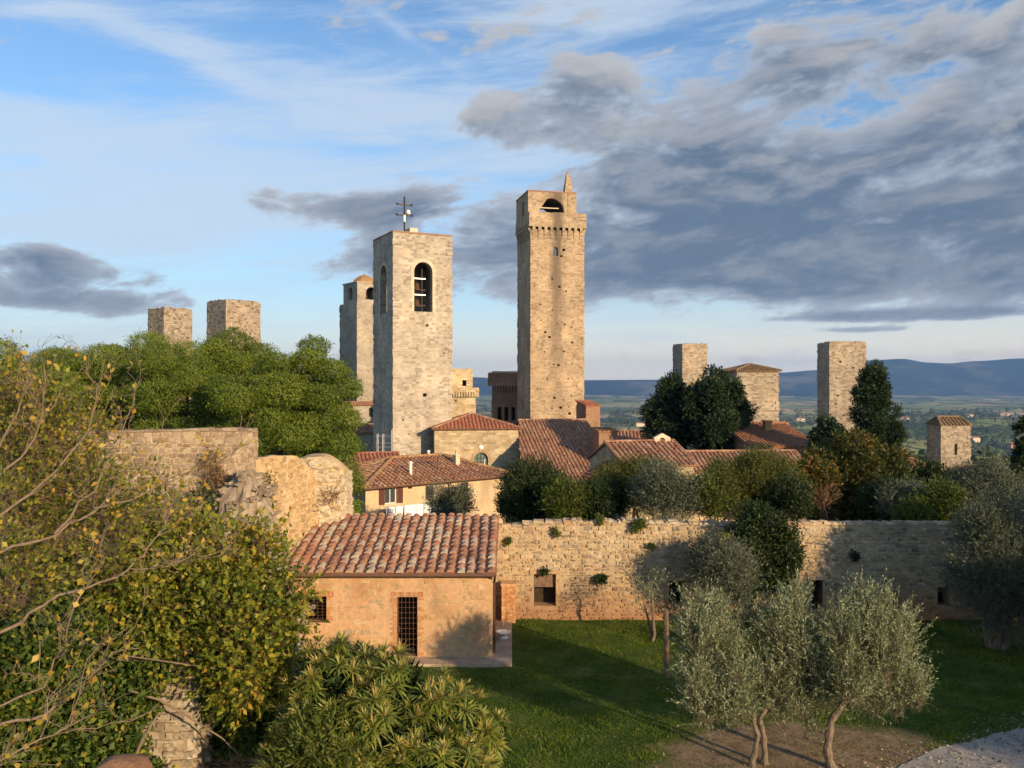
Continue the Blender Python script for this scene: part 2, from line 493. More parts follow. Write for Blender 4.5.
def build_ground():
    rad = [0.0, 2, 5, 9, 13, 16]
    r = 18.0
    while r < 42: rad.append(r); r += .8
    while r < 12500: rad.append(r); r *= 1.055
    na = 300
    V = [(0, 0, terr(0, 0))]; Fc = []
    for r in rad[1:]:
        for k in range(na):
            a = 2 * math.pi * k / na; x, y = r * math.sin(a), r * math.cos(a)
            V.append((x, y, terr(x, y)))
    for k in range(na): Fc.append((0, 1 + (k + 1) % na, 1 + k))
    for i in range(len(rad) - 2):
        o, p = 1 + i * na, 1 + (i + 1) * na
        for k in range(na): Fc.append((o + k, o + (k + 1) % na, p + (k + 1) % na, p + k))
    m, nt, b = newmat('ground_cover', .95, .1)
    tc = nd(nt, 'ShaderNodeTexCoord').outputs['Object']
    sp = nd(nt, 'ShaderNodeSeparateXYZ', {0: tc})
    # near: rough turf with worn earth
    n1 = noise(nt, tc, .9, 6, .65); n2 = noise(nt, tc, 9, 5, .7)
    g = ramp(nt, n1, [(.3, (.03, .055, .008)), (.5, (.06, .092, .013)), (.72, (.14, .14, .034))])
    g = mix(nt, 1.0, g, maprange(nt, n2, .3, .7, .6, 1.4), 'MULTIPLY')
    # worn earth under the olives: an uneven patch
    dx = mth(nt, 'DIVIDE', mth(nt, 'SUBTRACT', sp.outputs[0], 8.2), 4.7)
    dy = mth(nt, 'DIVIDE', mth(nt, 'SUBTRACT', sp.outputs[1], 22.4), 2.9)
    d = mth(nt, 'SQRT', mth(nt, 'ADD', mth(nt, 'MULTIPLY', dx, dx), mth(nt, 'MULTIPLY', dy, dy)))
    d = mth(nt, 'ADD', d, mth(nt, 'MULTIPLY', mth(nt, 'SUBTRACT', noise(nt, tc, .8, 6, .7), .5), 1.1))
    em = maprange(nt, d, .7, 1.08, 1, 0, True)
    earth = ramp(nt, noise(nt, tc, 2.5, 7, .7), [(.3, (.11, .08, .045)), (.5, (.23, .16, .095)), (.7, (.32, .235, .15))])
    near = mix(nt, em, g, earth)
    # far: patchwork of fields, vineyards and scrub
    wv = nd(nt, 'ShaderNodeVectorMath', {0: tc, 1: mixv(nt, tc)}, operation='ADD').outputs[0]
    fm = nd(nt, 'ShaderNodeMapping', {'Vector': wv, 'Scale': (.0062, .0042, 0), 'Rotation': (0, 0, .4)}).outputs[0]
    vo = nd(nt, 'ShaderNodeTexVoronoi', {'Vector': fm, 'Scale': 1.0}, voronoi_dimensions='2D')
    sc_ = nd(nt, 'ShaderNodeSeparateXYZ', {0: vo.outputs['Color']})
    fcol = ramp(nt, sc_.outputs[0], [(.0, (.11, .14, .04)), (.16, (.22, .25, .07)), (.28, (.14, .17, .05)), (.40, (.32, .31, .10)), (.55, (.46, .38, .16)),
                                    (.64, (.18, .21, .06)), (.76, (.5, .36, .19)), (.86, (.27, .29, .09)), (1.0, (.12, .15, .045))], 'CONSTANT')
    rowd = mth(nt, 'SINE', mth(nt, 'MULTIPLY', mth(nt, 'ADD', sp.outputs[0], mth(nt, 'MULTIPLY', sp.outputs[1], .4)), .9))
    fcol = mix(nt, 1.0, fcol, maprange(nt, rowd, -1, 1, .85, 1.12), 'MULTIPLY')
    fcol = mix(nt, 1.0, fcol, maprange(nt, noise(nt, tc, .02, 6, .7), .3, .7, .65, 1.3), 'MULTIPLY')
    edge = nd(nt, 'ShaderNodeTexVoronoi', {'Vector': fm, 'Scale': 1.0}, voronoi_dimensions='2D', feature='DISTANCE_TO_EDGE').outputs['Distance']
    fcol = mix(nt, maprange(nt, edge, .03, .06, 1, 0), fcol, (.045, .06, .02))
    wood = maprange(nt, noise(nt, tc, .0035, 6, .65), .53, .58, 0, 1, True)
    fcol = mix(nt, mth(nt, 'MULTIPLY', wood, .8), fcol, (.045, .065, .022))
    dist = nd(nt, 'ShaderNodeVectorMath', {0: tc}, operation='LENGTH').outputs['Value']
    c = mix(nt, maprange(nt, dist, 60, 160, 0, 1, True), near, fcol)
    nt.links.new(c, b.inputs['Base Color'])
    bump(nt, b, n2, .5, .08)
    mb = MB(); mb.v = V; mb.f = Fc; mb.var = [.5] * len(Fc)
    o = mb.build('ground', m, smooth=True)
    tag(o, kind='structure')

def mixv(nt, tc):
    n = nd(nt, 'ShaderNodeTexNoise', {'Vector': tc, 'Scale': .004, 'Detail': 2.0})
    return nd(nt, 'ShaderNodeVectorMath', {0: n.outputs['Color'], 1: (130, 130, 0)}, operation='MULTIPLY').outputs[0]

build_ground()

# hills on the horizon: ridge height follows the photographed skyline
def build_hills():
    sky = [(-900, 376), (-200, 378), (300, 377), (460, 377), (520, 379), (590, 380), (660, 379.5), (740, 375), (780, 372.5), (816, 370), (846, 364), (871, 360), (902, 359), (927, 362.5), (949, 363.4), (976, 361), (1024, 358.5), (1100, 357), (1300, 361), (1900, 370)]
    def prof(px):
        for (a, ya), (b, yb) in zip(sky, sky[1:]):
            if a <= px <= b:
                t = (px - a) / (b - a); t = t * t * (3 - 2 * t); return ya + (yb - ya) * t
        return 375
    V = []; Fc = []; nx, ny = 420, 26
    for j in range(ny):
        t = j / (ny - 1)
        for i in range(nx):
            px = -900 + 2800 * i / (nx - 1)
            yd = 8200 + 2600 * t
            x = (px - 512) / F * yd
            ridge = CZ + (384 - prof(px)) / F * (8200 + 2600 * .62)
            env = ss(0, .62, t) if t < .62 else 1 - .5 * ss(.62, 1, t)
            nn = mnoise.fractal(Vector((x / 900, yd / 900, 1.3)), 1.0, 2.0, 5)
            z = -125 + (ridge + 125) * env + nn * 34 * env * (1 - env) * 3.2 + (nn * 5 if t > .5 else 0)
            V.append((x, yd, z))
    for j in range(ny - 1):
        for i in range(nx - 1):
            a = j * nx + i; Fc.append((a, a + 1, a + nx + 1, a + nx))
    m, nt, b = newmat('wooded_hills', .95, .05)
    tc = nd(nt, 'ShaderNodeTexCoord').outputs['Object']
    n = noise(nt, tc, .0016, 7, .65)
    nt.links.new(ramp(nt, n, [(.38, (.014, .026, .015)), (.52, (.035, .05, .026)), (.58, (.10, .10, .05)), (.66, (.16, .15, .08))]), b.inputs['Base Color'])
    mb = MB(); mb.v = V; mb.f = Fc; mb.var = [.5] * len(Fc)
    tag(mb.build('hills', m, smooth=True), kind='structure')
build_hills()

# gravel path, bottom right
def build_path():
    edge = [(8.6, 19.5), (9.3, 21.4), (10.4, 22.5), (11.6, 23.15), (13.0, 23.9), (15.1, 24.9), (17.6, 25.6), (21, 26.2), (28, 27)]
    fine = []
    for (a, b) in zip(edge, edge[1:]):
        n = max(1, int(math.hypot(b[0] - a[0], b[1] - a[1]) / .12))
        fine += [(a[0] + (b[0] - a[0]) * i / n, a[1] + (b[1] - a[1]) * i / n) for i in range(n)]
    edge = fine
    mb = MB(); V = []
    for i, (x, y) in enumerate(edge):
        for k in range(9):
            t = k / 8; jx = (.45 * mnoise.noise(Vector((x * 1.1, y * 1.1, 1))) + .22 * mnoise.noise(Vector((x * 4.1, y * 4.1, 5)))) * (1 - t)
            px, py = x + jx + t * 3.0, y + jx - t * 6.5
            V.append((px, py, terr(px, py) + .02))
    Fc = [(i * 9 + k, i * 9 + k + 1, (i + 1) * 9 + k + 1, (i + 1) * 9 + k) for i in range(len(edge) - 1) for k in range(8)]
    mb.v = V; mb.f = Fc; mb.var = [.5] * len(Fc)
    m, nt, b = newmat('pale_gravel', .95, .15)
    tc = nd(nt, 'ShaderNodeTexCoord').outputs['Object']
    n1 = noise(nt, tc, 22, 6, .75); n2 = noise(nt, tc, .8, 5)
    c = ramp(nt, n1, [(.3, (.22, .195, .16)), (.7, (.46, .42, .36))])
    c = mix(nt, maprange(nt, n2, .5, .68, 0, .6, True), c, (.2, .15, .1))
    nt.links.new(c, b.inputs['Base Color']); bump(nt, b, n1, .6, .03)
    tag(mb.build('gravel_path', m), kind='structure')
build_path()

# ================================================================== MATERIALS
M_long = varstone('garden_wall_stone', [(0.171, 0.134, 0.098), (0.41, 0.308, 0.181), (0.462, 0.348, 0.212), (0.308, 0.219, 0.129), (0.231, 0.199, 0.163), (0.513, 0.397, 0.249), (0.393, 0.251, 0.129), (0.274, 0.211, 0.144), (0.445, 0.348, 0.227), (0.359, 0.235, 0.129), (0.487, 0.381, 0.249)],
                  stain=.6, pale_patch=(.56, .5, .4), base=(.5, 2.7, (.27, .13, .06), .78))
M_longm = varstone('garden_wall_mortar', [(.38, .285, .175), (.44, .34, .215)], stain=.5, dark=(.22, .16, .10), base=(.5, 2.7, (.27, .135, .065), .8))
M_shade = plain('opening_shade', (.05, .036, .025), .95, .05)  # dark brown standing in for the shade inside the wall openings
M_ruin = varstone('ruin_stone', [(.23, .165, .11), (.36, .27, .18), (.3, .22, .145), (.44, .34, .23), (.27, .19, .125), (.33, .25, .165)], stain=.6, dark=(.14, .10, .07))
M_ruinm = plaster('ruin_core', [(.36, .27, .17), (.48, .38, .25)], .9, (.16, .11, .07), .4, 2.5)
M_orange = plaster('ruin_ochre_face', [(.44, .3, .15), (.52, .37, .2), (.58, .44, .27)], .9, (.24, .16, .09), .5, 2)
M_pale = varstone('ruin_pale_rubble', [(.5, .43, .3), (.42, .34, .22), (.58, .5, .38), (.36, .27, .17)], stain=.3)
M_rubble = varstone('rubble_heap', [(.24, .19, .14), (.33, .27, .2), (.18, .14, .105), (.38, .31, .235), (.27, .2, .14)], stain=.45)
M_shed = plaster('shed_plaster', [(.32, .185, .098), (.45, .265, .14), (.52, .335, .19), (.38, .21, .11)], .6, (.22, .15, .09), .8, 1.0)
M_shedst = varstone('shed_stone', [(.40, .27, .145), (.48, .34, .19), (.38, .26, .14), (.53, .39, .235), (.42, .25, .13), (.36, .27, .17)], stain=.5, dark=(.24, .17, .1))
M_brick = varstone('old_brick', [(.42, .2, .09), (.47, .25, .12), (.38, .17, .075), (.5, .31, .165)], stain=.3, dark=(.34, .22, .12))
M_tile = tilemat('shed_tiles', [(.38, .18, .105), (.31, .14, .085), (.43, .25, .165), (.47, .35, .26), (.35, .175, .105), (.25, .125, .085), (.41, .22, .13), (.38, .32, .25), (.46, .38, .28)], .55, (.46, .40, .30))
M_tile2 = tilemat('town_tiles', [(.34, .165, .095), (.27, .125, .075), (.4, .22, .13), (.3, .16, .1), (.44, .29, .19), (.22, .11, .07)], .35, (.36, .29, .21))
M_tile3 = tilemat('red_tiles', [(.36, .13, .075), (.30, .105, .06), (.4, .17, .1), (.34, .15, .09)], .25, (.34, .22, .15))
M_tile6 = tilemat('brown_mossy_tiles', [(.24, .155, .085), (.2, .13, .07), (.28, .18, .095), (.22, .15, .08)], .4, (.27, .2, .09))
M_tile5 = tilemat('orange_brown_tiles', [(.33, .15, .075), (.28, .13, .07), (.37, .19, .1), (.31, .16, .09)], .4, (.34, .24, .14))
M_tile4 = tilemat('mossy_tiles', [(.34, .18, .09), (.3, .16, .07), (.38, .24, .11), (.28, .15, .08)], .6, (.36, .24, .09))
M_camp = ashlar('campanile_stone', [(0.392, 0.34, 0.2729), (0.4606, 0.405, 0.3317), (0.3528, 0.3, 0.2408), (0.49, 0.435, 0.3585), (0.4214, 0.36, 0.2782), (0.294, 0.25, 0.2033)], (.42, .355, .27), .55, .30, .55, stain=.3)
M_torre = ashlar('tall_tower_stone', [(0.4074, 0.3036, 0.198), (0.485, 0.368, 0.2475), (0.3686, 0.2668, 0.171), (0.4462, 0.3312, 0.216), (0.3007, 0.2162, 0.1395)], (.42, .335, .23), .5, .27, .6, stain=.55, streak=True)
M_rogn = ashlar('grey_tower_stone', [(.34, .3, .24), (.4, .36, .3), (.29, .255, .205), (.37, .32, .25)], (.34, .29, .23), .5, .3, .5, stain=.4)
M_twin = ashlar('weathered_tower_stone', [(.34, .28, .215), (.42, .35, .27), (.26, .21, .16), (.38, .31, .23), (.18, .145, .11)], (.32, .26, .2), .5, .3, 1.0, stain=.75, lich=.15)
M_far = ashlar('pale_tower_stone', [(.38, .31, .23), (.45, .38, .29), (.31, .25, .18), (.24, .19, .14), (.41, .33, .24)], (.37, .305, .23), .5, .28, .8, stain=.65)
M_church = ashlar('church_stone', [(.44, .34, .21), (.54, .44, .29), (.36, .27, .16), (.5, .38, .23), (.58, .48, .33)], (.46, .36, .235), .6, .3, .6, stain=.4)
M_brickwall = ashlar('town_brick', [(.3, .17, .1), (.35, .2, .12), (.26, .14, .085), (.33, .2, .13)], (.3, .2, .13), .5, .16, .3, stain=.4)
M_yellow = plaster('ochre_plaster', [(.42, .30, .18), (.52, .39, .245), (.56, .44, .29)], .2, (.30, .235, .16), .7, .45)
M_grey = plaster('grey_plaster', [(.3, .26, .21), (.38, .33, .27)], .2, (.2, .16, .12), .4, .6)
M_arch = plain('dressed_stone', (.56, .47, .34), .85, .2, 0, .2)
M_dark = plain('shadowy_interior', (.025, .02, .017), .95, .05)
M_iron = plain('dark_iron', (.035, .028, .024), .55, .4, .5)
M_rust = plain('rusty_iron', (.09, .045, .028), .7, .3, .3)
M_steel = plain('galvanised_steel', (.42, .43, .44), .4, .5, .8)
M_gutter = plain('brown_gutter', (.13, .065, .04), .5, .4)
M_glass = plain('window_glass', (.05, .06, .065), .12, .6)
M_lun = plain('leaded_glass', (.12, .17, .15), .3, .5)
M_shut = plain('dark_red_shutter', (.09, .028, .02), .6, .3)
M_white = plain('white_enamel', (.72, .7, .66), .4, .5, 0, .06)
M_linen = plain('white_linen', (.7, .72, .78), .9, .1, 0, .08)
M_pave = plaster('shed_pavement', [(.3, .22, .15), (.4, .31, .22), (.45, .36, .27)], .4, (.2, .15, .1), .4, 1.6)
M_wood = bark('weathered_wood', (.1, .06, .04), (.26, .17, .11), 18)

# ================================================================== SHED
def build_shed():
    root = thing('stone_shed', 'low stone shed with a terracotta tile roof, barred door and window, against the garden wall', 'shed', (-4.9, 33.3, 0))
    L = root.location
    x0, x1, y0, y1 = -9.2, -.72, 30.8, 35.95
    ze, zr = 3.2, 4.34
    d0, d1 = X(397, 30.8), X(417.5, 30.8)
    w0, w1 = X(303, 30.8), X(326.5, 30.8)
    dtop = Z(597, 30.8)
    door = (d0 - x0, d1 - x0, .12, dtop); win = (w0 - x0, w1 - x0, 1.35, Z(596.5, 30.8))
    mb = MB()
    W = x1 - x0
    mb.panel((x0, y0, 0), (1, 0, 0), (0, 1, 0), rect(0, W, -.3, ze), [rect(*door), rect(*win)], .42)
    # right side wall rises with the roof
    sl = (zr - ze) / (y1 - y0)
    mb.panel((x1, y0 + .42, 0), (0, 1, 0), (-1, 0, 0), [(0, -.3), (y1 - y0 - .42, -.3), (y1 - y0 - .42, zr), (0, ze + sl * .42)], (), .4)
    mb.panel((x0, y0 + .42, 0), (0, 1, 0), (1, 0, 0), [(0, -.3), (y1 - y0 - .42, -.3), (y1 - y0 - .42, zr), (0, ze + sl * .42)], (), .4)
    mb.panel((x0 + .4, y1 - .3, 0), (1, 0, 0), (0, 1, 0), rect(0, W - .8, -.3, zr), (), .3)
    wall = mb.build('wall', M_shed, root, L)
    st = MB(); rg = random.Random(5)
    lay_stones(st, (x0, y0, 0), (1, 0, 0), (0, -1, 0), 0, W, .0, lambda u: ze - .05, .15, (.16, .4), [(d0 - x0 - .24, d1 - x0 + .24, -1, dtop + .2), (w0 - x0 - .24, w1 - x0 + .24, 1, win[3] + .2)], (-.016, .014), rg, .012, .3, .8, .03)
    lay_stones(st, (x1, y0, 0), (0, 1, 0), (1, 0, 0), 0, y1 - y0, .0, lambda u: ze + sl * u - .08, .15, (.16, .4), [], (-.01, .018), rg, .012, .35)
    st.build('stonework', M_shedst, wall, L)
    # brick surrounds
    def surround(a, b, z0, z1):
        br = MB(); z = z0
        while z < z1 + .02:
            for s in (-1, 1):
                e = a if s < 0 else b; wd = rg.choice((.14, .24))
                xa, xb = (e - wd, e) if s < 0 else (e, e + wd)
                br.box(xa, y0 - .014 - rg.random() * .01, z + .006, xb, y0 + .1, z + .072, rg.random())
            z += .082
        x = a - .2
        while x < b + .2:
            br.box(x, y0 - .022, z1 + .01, x + .066, y0 + .1, z1 + .19, rg.random()); x += .078
        br.build('brick_surround', M_brick, wall, L)
    surround(d0, d1, .12, dtop); surround(w0, w1, 1.35, win[3])
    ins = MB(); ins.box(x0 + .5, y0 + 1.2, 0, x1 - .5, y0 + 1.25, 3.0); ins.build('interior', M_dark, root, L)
    def grille(name, a, b, z0, z1, nv, nh):
        g = MB(); y = y0 + .10
        for i in range(nv + 1):
            xx = a + (b - a) * i / nv; g.bar((xx, y, z0), (xx, y, z1), .022)
        for i in range(nh + 1):
            zz = z0 + (z1 - z0) * i / nh; g.bar((a, y - .013, zz), (b, y - .013, zz), .018)
        return g
    g = grille('', d0 + .02, d1 - .02, .16, dtop - .02, 5, 11)
    for xx in (d0 + .03, d1 - .03): g.bar((xx, y0 + .09, .14), (xx, y0 + .09, dtop), .05)
    g.box(d0 + .0, y0 + .02, 1.0, d0 + .1, y0 + .1, 1.22)
    dr = g.build('barred_door', M_rust, root, L)
    grille('', w0, w1, 1.37, win[3] - .01, 5, 8).build('window_grille', M_rust, root, L)
    # roof
    rf = MB(); rgt = random.Random(11)
    ov = .28
    e0 = Vector((x0 - .1, y0 - ov, ze + .08 - sl * ov)); e1 = Vector((x1 + .16, y0 - ov, ze + .08 - sl * ov))
    t0 = Vector((x0 - .1, y1 + .02, zr + .08)); t1 = Vector((x1 + .16, y1 + .02, zr + .08))
    tile_plane(rf, [e0, e1, t1, t0], .352, .40, .135, rgt, 6, th=.07)
    roof = rf.build('tiled_roof', M_tile, root, L)
    gt = MB(); gt.tube([e0 + Vector((0, -.06, -.07)), e1 + Vector((0, -.06, -.07))], .065, 8)
    gt.bar(e1 + Vector((-.02, 0, -.06)), t1 + Vector((-.02, 0, -.06)), .05, .1)
    gt.build('gutter', M_gutter, root, L)
    dp = MB(); dp.tube([e1 + Vector((-.05, -.05, -.1)), (x1 + .07, y0 + .3, 2.75), (x1 + .07, y0 + .35, .15)], .045, 8)
    dp.build('downpipe', M_rust, root, L)
    pv = MB(); pv.box(d0 + .1, y0 - .75, -.12, x1 + .72, y0 + 0.0, .10); pv.box(x1 + .003, y0 + .002, -.12, x1 + .72, 36.1, .09)
    pv.box(x0, y0 - .35, -.12, d0 + .097, y0 - .003, .07)
    tag(pv.build('paving', M_pave, None, (0, 0, 0)), kind='structure')
    # brick pier between shed and wall
    b2 = MB(); rg2 = random.Random(2); z = .1
    px0, px1, py0 = x1 + .28, x1 + .88, 35.35
    b2.box(px0 + .02, py0 + .02, .05, px1 - .02, 36.1, 1.6, .3)
    while z < 1.56:
        xx = px0 - rg2.random() * .1
        while xx < px1:
            a, b = max(px0, xx), min(px1, xx + .24)
            if b - a > .04: b2.box(a + .006, py0 - rg2.random() * .012, z + .006, b - .006, py0 + .06, z + .07, rg2.random())
            xx += .25
        z += .08
    b2.box(px0 - .03, py0 - .03, 1.61, px1 + .03, 36.1, 1.68, .9)
    o = b2.build('brick_pier', M_brick, None, (px0 + .3, 35.7, .09))
    tag(o, 'squat red brick pier in the corner between the shed and the garden wall', 'pier')
    bs = thing('washbasin', 'round white basin on a short foot beside the shed corner', 'basin', (x1 + .38, 33.2, .09))
    c = MB(); c.lathe((0, 0, 0), [(.2, 0), (.15, .04), (.14, .1), (.22, .14)], 16); c.build('pedestal', M_white, bs)
    c = MB(); c.lathe((0, 0, .14), [(.17, 0), (.27, .05), (.30, .10), (.26, .10), (.22, .06), (.05, .04)], 24); c.build('bowl', M_white, bs, smooth=False)
    c = MB(); c.tube([(0, .3, .3), (0, .3, .62), (0, .16, .66)], .018, 6); c.build('tap', M_steel, bs)
build_shed()

# ================================================================== GARDEN WALL
def build_long_wall():
    root = thing('garden_wall', 'long rough stone wall across the lawn, with square openings and a crumbling top', 'wall', (9, 36.3, 0))
    tag(root, kind='thing')
    L = root.location
    xw0, xw1, y0, t = -.72, 24.5, 36.0, .62
    def zt(u):
        x = xw0 + u
        base = 4.02 + .2 * ss(-.5, 2.2, x) - .12 * ss(4.5, 9, x) + .02 * ss(11, 12, x)
        n = .12 if x < 11.4 else .03
        return base + n * mnoise.noise(Vector((x * 1.7, 0, 4))) + n * .6 * mnoise.noise(Vector((x * 5, 0, 9)))
    holes = []
    for (pa, pb, pt, pbm) in ((534, 556, 574, 606), (669, 684, 581, 604), (812, 823, 580, 610), (938, 950, 587, 606), (861, 866, 585, 591)):
        holes.append((X(pa, 36) - xw0, X(pb, 36) - xw0, Z(pbm, 36), Z(pt, 36)))
    W = xw1 - xw0; n = 170
    out = [(0, -.4), (W, -.4)] + [(W * (1 - i / n), zt(W * (1 - i / n)) - .05) for i in range(n + 1)]
    mb = MB(); mb.panel((xw0, y0 + .035, 0), (1, 0, 0), (0, 1, 0), out, [rect(*h) for h in holes], t)
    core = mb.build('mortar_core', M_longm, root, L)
    for h in holes:
        nb = MB(); nb.box(xw0 + h[0] - .1, y0 + t + .04, h[2] - .1, xw0 + h[1] + .1, y0 + t + .2, h[3] + .1); nb.build('shade_backing', M_shade, root, L)  # dark panel added behind each opening, its shade put in as colour
    st = MB(); rg = random.Random(3)
    hh = [(h[0] - .03, h[1] + .03, h[2] - .02, h[3] + .02) for h in holes]
    lay_stones(st, (xw0, y0 + .03, 0), (1, 0, 0), (0, -1, 0), 0, 12.3, -.1, lambda u: zt(u) - .04, .135, (.12, .38), hh, (.0, .06), rg, .024, .08, .72, .035)
    lay_stones(st, (xw0, y0 + .03, 0), (1, 0, 0), (0, -1, 0), 12.3, W, -.1, lambda u: zt(u) - .2, .14, (.14, .4), hh, (-.01, .045), rg, .02, .1, .72, .03)
    # loose capping stones
    u = 0
    while u < W:
        w = rg.uniform(.14, .5)
        for (ya, yb) in ((0, .3), (.31, .62)):
            z = zt(u + w / 2)
            q = MB(); hgt = rg.uniform(.085, .115) if u < 12.2 else .1
            o = -.02 if ya == 0 else 0
            j = lambda: rg.uniform(-.03, .03)
            x_ = xw0 + u
            vs = [(x_ + j(), y0 + ya + o + j(), z - .09), (x_ + w + .01 + j(), y0 + ya + o + j(), z - .09), (x_ + w + .01 + j(), y0 + yb, z - .09), (x_ + j(), y0 + yb, z - .09)]
            vs += [(x_ + .03 + j(), y0 + ya + .04 + j(), z - .09 + hgt + j()), (x_ + w - .05 + j(), y0 + ya + .04 + j(), z - .09 + hgt + j()), (x_ + w - .05, y0 + yb - .03, z - .09 + hgt + j()), (x_ + .03, y0 + yb - .03, z - .09 + hgt + j())]
            st.add(vs, [(4, 5, 6, 7), (0, 1, 5, 4), (1, 2, 6, 5), (2, 3, 7, 6), (3, 0, 4, 7)], .25 + .7 * rg.random())
        u += w
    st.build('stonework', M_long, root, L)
    for h in holes[:4]:
        li = MB(); li.box(xw0 + h[0] - .18, y0 - .03, h[3] + .0, xw0 + h[1] + .18, y0 + .3, h[3] + .16, rg.random()); li.build('lintel', M_shedst, root, L)
    # wooden board half closing the first opening
    b = MB(); h = holes[0]; b.box(xw0 + h[0] + .02, y0 + .2, (h[2] + h[3]) / 2 + .08, xw0 + h[1] - .02, y0 + .24, h[3] - .02)
    b.build('boarding', M_wood, root, L)
build_long_wall()

# ================================================================== RUINED CASTLE WALL, LEFT
def build_ruin():
    root = thing('ruined_wall', 'tall broken wall of coursed brown stone behind the leafy trees at left', 'wall', (-11, 31, 0))
    tag(root, kind='thing'); L = root.location
    rg = random.Random(21)
    xa, xb, y0 = -16.5, X(253.5, 30), 30.0
    W = xb - xa
    ztop = lambda u: Z(430, 30) + .05 * mnoise.noise(Vector((u * 2, 1, 1))) + .02 * mnoise.noise(Vector((u * 7, 1, 1))) - .12 * ss(5.5, 0, u)
    n = 60
    mb = MB(); mb.panel((xa, y0 + .03, 0), (1, 0, 0), (0, 1, 0), [(0, -.3), (W, -.3)] + [(W * (1 - i / n), ztop(W * (1 - i / n)) - .03) for i in range(n + 1)], (), .5)
    mb.build('mortar_core', M_ruinm, root, L)
    st = MB(); lay_stones(st, (xa, y0 + .03, 0), (1, 0, 0), (0, -1, 0), 0, W, 2.0, lambda u: ztop(u), .165, (.15, .42), [], (.0, .035), rg, .014, .06, .8, .03)
    lay_stones(st, (xb, y0, 0), (0, 1, 0), (1, 0, 0), 0, .52, 2.0, lambda u: ztop(W), .2, (.2, .5), [], (.0, .03), rg, .015, .05)
    u = 0
    while u < W:
        w = min(rg.uniform(.2, .5), W - u); z = ztop(u + w / 2); st.box(xa + u, y0 - .03, z - .03, xa + u + w - .01, y0 + .53, z + rg.uniform(.02, .09), rg.random()); u += w
    st.build('stonework', M_ruin, root, L)
    # ochre stretch running away from the camera with an eroded face
    def eroded(name, prof, y_a, y_b, xf, mat, nz=26, ny=22, depth=1.1, amp=.12, seed=0, roundx=0.0):
        """block from y_a to y_b; right face at xf(y,z); top prof(t)"""
        V = []; Fc = []
        for i in range(ny + 1):
            t = i / ny; y = y_a + (y_b - y_a) * t; top = prof(t)
            sec = []
            for k in range(nz + 1):
                z = -.3 + (top + .3) * k / nz
                nn = mnoise.fractal(Vector((y * 1.1, z * 1.1, seed)), 1.0, 2.0, 5)
                sec.append((xf(t, z) + amp * nn, y + amp * .3 * nn, z))
            for k in range(1, 7):
                a = k / 6; nn = mnoise.noise(Vector((y * 2, a * 3, seed + 2)))
                sec.append((xf(t, top) - depth * a + roundx * math.sin(a * math.pi), y, top + amp * .6 * nn - .1 * a))
            sec.append((xf(t, top) - depth, y, -.3))
            V += sec
        m_ = nz + 8
        for i in range(ny):
            for k in range(m_ - 1):
                a = i * m_ + k; Fc.append((a, a + m_, a + m_ + 1, a + 1))
        Fc.append(tuple(range(m_))); Fc.append(tuple(reversed(range(ny * m_, ny * m_ + m_))))
        o = MB(); o.v = V; o.f = Fc; o.var = [((int(abs(i * 7919)) % 97) / 97) for i in range(len(Fc))]
        return o.build(name, mat, root, L, smooth=False)
    z1 = Z(458, 31)
    eroded('ochre_return', lambda t: z1 + .05 * math.sin(t * 9) - 1.0 * ss(.5, 1.0, t), 30.25, 35.2, lambda t, z: xb + .06 + .25 * (1 - z / 8) + t * 1.0, M_orange, seed=3, depth=1.3)
    # rounded stump of wall at the end: a thick slab seen end-on with a domed top
    xl, xr = X(288, 36), X(345, 36)
    mbx = MB(); V = []; Fc = []; nx, nz = 26, 26; sec = []
    rows = []
    yA, yB = 35.2, 37.6
    def topz(s): return Z(453.5, 36) - .05 - 1.0 * abs(2 * (s - .56)) ** 2.6 * (1.0 if s > .56 else .55)
    gridn = []
    for i in range(nx + 1):
        s = i / nx
        for k in range(nz + 1):
            z = -.3 + (topz(s) + .3) * k / nz
            nn = mnoise.fractal(Vector((s * 3, z * 1.3, 8)), 1.0, 2.0, 5)
            lean = .12 * (1 - z / 7)
            x = xl + (xr - xl) * s + lean * (1 if s > .5 else -1) * 2 * abs(s - .5)
            y = yA - .35 * math.sin(math.pi * s) + .1 * nn - .25 * ss(.75, 1, s) * -1.5
            V.append((x, y, z + (.05 * nn if k == nz else 0)))
        V.append((xl + (xr - xl) * s, yA + .9, topz(s) + .05)); V.append((xl + (xr - xl) * s, yB, topz(s) - .3)); V.append((xl + (xr - xl) * s, yB, -.3))
    m_ = nz + 4
    for i in range(nx):
        for k in range(m_ - 1):
            a = i * m_ + k; Fc.append((a, a + m_, a + m_ + 1, a + 1))
    Fc.append(tuple(range(m_ - 1, -1, -1))); Fc.append(tuple(range(nx * m_, nx * m_ + m_)))
    mbx.v = V; mbx.f = Fc; mbx.var = [rg.random() for _ in Fc]
    mbx.build('domed_stump', M_orange, root, L)
    st = MB(); 
    for _ in range(620):
        s = rg.random(); z = rg.uniform(4.0, topz(s) - .05)
        x = xl + (xr - xl) * s; y = yA - .35 * math.sin(math.pi * s) + .375 * ss(.75, 1, s) 
        w, h = rg.uniform(.08, .2), rg.uniform(.05, .11); d = rg.uniform(.03, .1)
        j = lambda: rg.uniform(-.025, .025)
        vs = [(x - w + j(), y + .05, z - h + j()), (x + w + j(), y + .05, z - h + j()), (x + w + j(), y + .05, z + h + j()), (x - w + j(), y + .05, z + h + j())]
        vs += [(x - w * .7 + j(), y - d, z - h * .7 + j()), (x + w * .7 + j(), y - d, z - h * .7 + j()), (x + w * .7 + j(), y - d, z + h * .7 + j()), (x - w * .7 + j(), y - d, z + h * .7 + j())]
